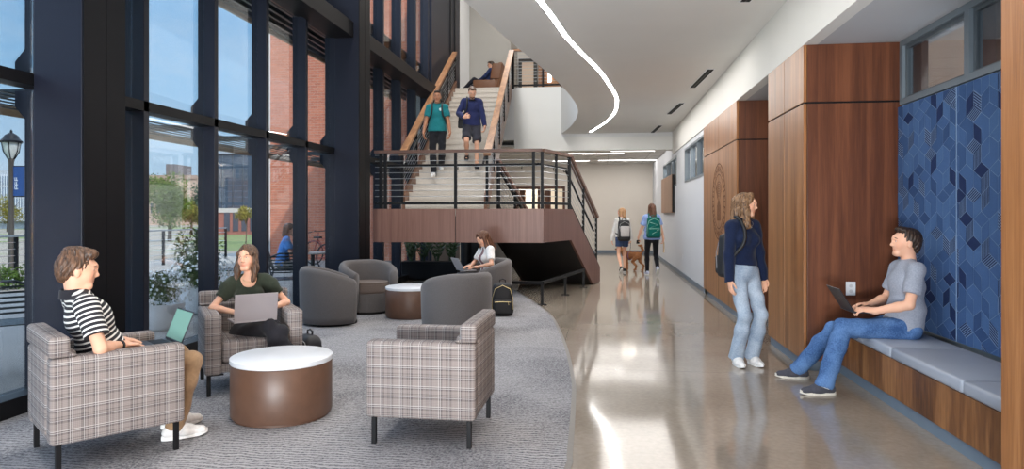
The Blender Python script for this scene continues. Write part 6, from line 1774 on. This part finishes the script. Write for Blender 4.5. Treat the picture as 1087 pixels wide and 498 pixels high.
# ---- person in blue at the patio table
loc = V(c3.location.x, c3.location.y, -.02); rz = c3.rotation_euler.z
c = person('person in light blue shirt sitting at the patio table outside', loc, rz, dict(
    s=.93, h=.011, fem=True, skin=SK1, hairmat=HM_brown, pelvis=(0, -.06, .55), up=(0, .10, 1), up2=(0, .22, 1), look=face_to(.9, .2, rz) + V(0, 0, -.15), wrL=(-.12, .34, .78), wrR=(.12, .30, .78), elL=(-.6, -.3, -1), elR=(.6, -.3, -1), hfL=(.1, .6, .8), hfR=(-.2, .9, 0), hnL=(.6, -.6, 0), curlL=.8,
    anL=(-.1, .42, .09), anR=(.1, .40, .09)))
top(c, cloth('sky_blue_tee', rgb(96, 148, 214)), 'short', -.03, .018, .005); bottom(c, cloth('khaki_grey', rgb(150, 146, 140)), 'ankle', .014); shoes(c, WHITE_SHOE, WHITE_SOLE)
hair(c, HM_brown, CAP + [('c', (-.06, -.03, .03), (-.07, -.04, -.09), .035, .03), ('c', (.06, -.03, .03), (.07, -.04, -.09), .035, .03), ('c', (0, -.075, .03), (0, -.08, -.11), .06, .05)], strands(.004, 18))
# ================================================================ camera, sky, lights
cam = bpy.data.cameras.new('camera'); co = bpy.data.objects.new('camera', cam); COL.objects.link(co)
co.location = (0, 0, EYE); co.rotation_euler = (PI / 2, 0, TH)
cam.sensor_fit = 'HORIZONTAL'; cam.sensor_width = 36; cam.lens = F / 1087 * 36
cam.shift_x = 0; cam.shift_y = -22.0 / 1087
cam.clip_start = .05; cam.clip_end = 900
SC.camera = co
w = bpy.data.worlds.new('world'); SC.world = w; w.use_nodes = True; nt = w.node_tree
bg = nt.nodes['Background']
tc = nd(nt, 'ShaderNodeTexCoord'); sp = nd(nt, 'ShaderNodeSeparateXYZ'); nt.links.new(tc.outputs['Generated'], sp.inputs[0])
r = ramp(nt, [(0.0, rgb(196, 222, 242)), (.06, rgb(190, 220, 243)), (.16, rgb(160, 205, 240)), (.30, rgb(136, 188, 232)), (.5, rgb(186, 208, 232)), (1.0, rgb(176, 200, 230))])
nt.links.new(sp.outputs[2], r.inputs[0])
mp = nd(nt, 'ShaderNodeMapping'); mp.inputs['Scale'].default_value = (2.2, 2.2, 7); nt.links.new(tc.outputs['Generated'], mp.inputs['Vector'])
no = nd(nt, 'ShaderNodeTexNoise', Scale=1.6, Detail=6.0, Roughness=.6, Distortion=.6); nt.links.new(mp.outputs[0], no.inputs['Vector'])
cl = ramp(nt, [(.46, (0, 0, 0, 1)), (.75, (1, 1, 1, 1))]); nt.links.new(no.outputs[0], cl.inputs[0])
skyc = mixc(nt, mth(nt, 'MULTIPLY', cl.outputs[0], .55), r.outputs[0], rgb(214, 230, 244))
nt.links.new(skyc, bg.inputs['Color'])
# high sky strengthened above the view to light the terrace and the lounge
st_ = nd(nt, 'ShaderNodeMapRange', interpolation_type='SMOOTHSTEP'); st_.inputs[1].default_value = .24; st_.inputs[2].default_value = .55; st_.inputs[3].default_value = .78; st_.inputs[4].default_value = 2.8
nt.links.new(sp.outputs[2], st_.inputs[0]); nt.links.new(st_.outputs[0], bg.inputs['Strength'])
def sun(az, el, e, col):
    l = bpy.data.lights.new('sun', 'SUN'); l.energy = e; l.color = col; l.angle = .009
    o = bpy.data.objects.new('sun', l); COL.objects.link(o)
    v = Vector((math.cos(el) * math.cos(az), math.cos(el) * math.sin(az), math.sin(el)))
    o.rotation_euler = v.to_track_quat('Z', 'Y').to_euler(); return o
sun(math.radians(-35), math.radians(52), 3.4, (1, .95, .87))
def area(name, loc, size, e, col=(1, .96, .9), rot=(0, 0, 0), sy=None):
    l = bpy.data.lights.new(name, 'AREA'); l.energy = e; l.color = col; l.shape = 'RECTANGLE' if sy else 'DISK'; l.size = size
    if sy: l.size_y = sy
    o = bpy.data.objects.new(name, l); COL.objects.link(o); o.location = loc; o.rotation_euler = rot; return o
# unseen soft fill lights added under the lobby and corridor ceilings
area('lobby_fill', (.45, 3.0, ZC - .02), 1.6, 48, (1, .96, .91), sy=9)
area('lobby_fill', (.75, 12.5, ZC - .02), 1.5, 75, (1, .96, .91), sy=8)
area('corridor_fill', (-.6, 21.3, 3.22), 5.0, 70, (1, .96, .92), sy=6)
# unseen lamps added under the atrium ceiling to brighten lounge and stairs
for (x, y, e) in ((-2.7, 1.5, 100), (-2.8, 6, 110), (-3, 10.5, 130), (-3, 15, 150)):
    area('atrium_fill', (x, y, ZT - .03), 1.2, e, (1, .97, .93))
area('upper_fill', (-2.6, 20.5, ZT - .05), .8, 30); area('upper_fill', (.8, 22, ZT - .05), .8, 50)  # added fill over the upper floor, without fixtures
# unseen uplight added behind the viewer to brighten the ceiling
area('rear_uplight_fill', (.2, -2.2, .5), 1.6, 330, (1, .97, .93), rot=(math.radians(180 - 25), 0, 0))
area('rear_cool_fill', (-1.4, -3.2, .6), 1.8, 410, (.88, .95, 1), rot=(math.radians(180 - 50), 0, 0))  # added cool fill from behind for stair fronts and ceiling
for y in (2, 6, 10): area('back_room_lamp', (3.05, y, 3.3), .3, 110)
area('office_lamp', (XR + .9, 14, 3.3), .5, 40); area('office_lamp', (XR + .9, 20, 3.3), .5, 40)
area('far_room_lamp', (-3, YB + 1.3, 3.3), .6, 60)
vs = SC.view_settings
SC.display_settings.display_device = 'sRGB'
vs.view_transform = 'Standard'; vs.look = 'None'; vs.exposure = 0.72; vs.gamma = 1.0; vs.use_curve_mapping = False
SC.cycles.use_denoising = True
SC.cycles.max_bounces = 8; SC.cycles.transparent_max_bounces = 24
SC.cycles.caustics_reflective = False; SC.cycles.caustics_refractive = False
SC.cycles.sample_clamp_indirect = 6.0
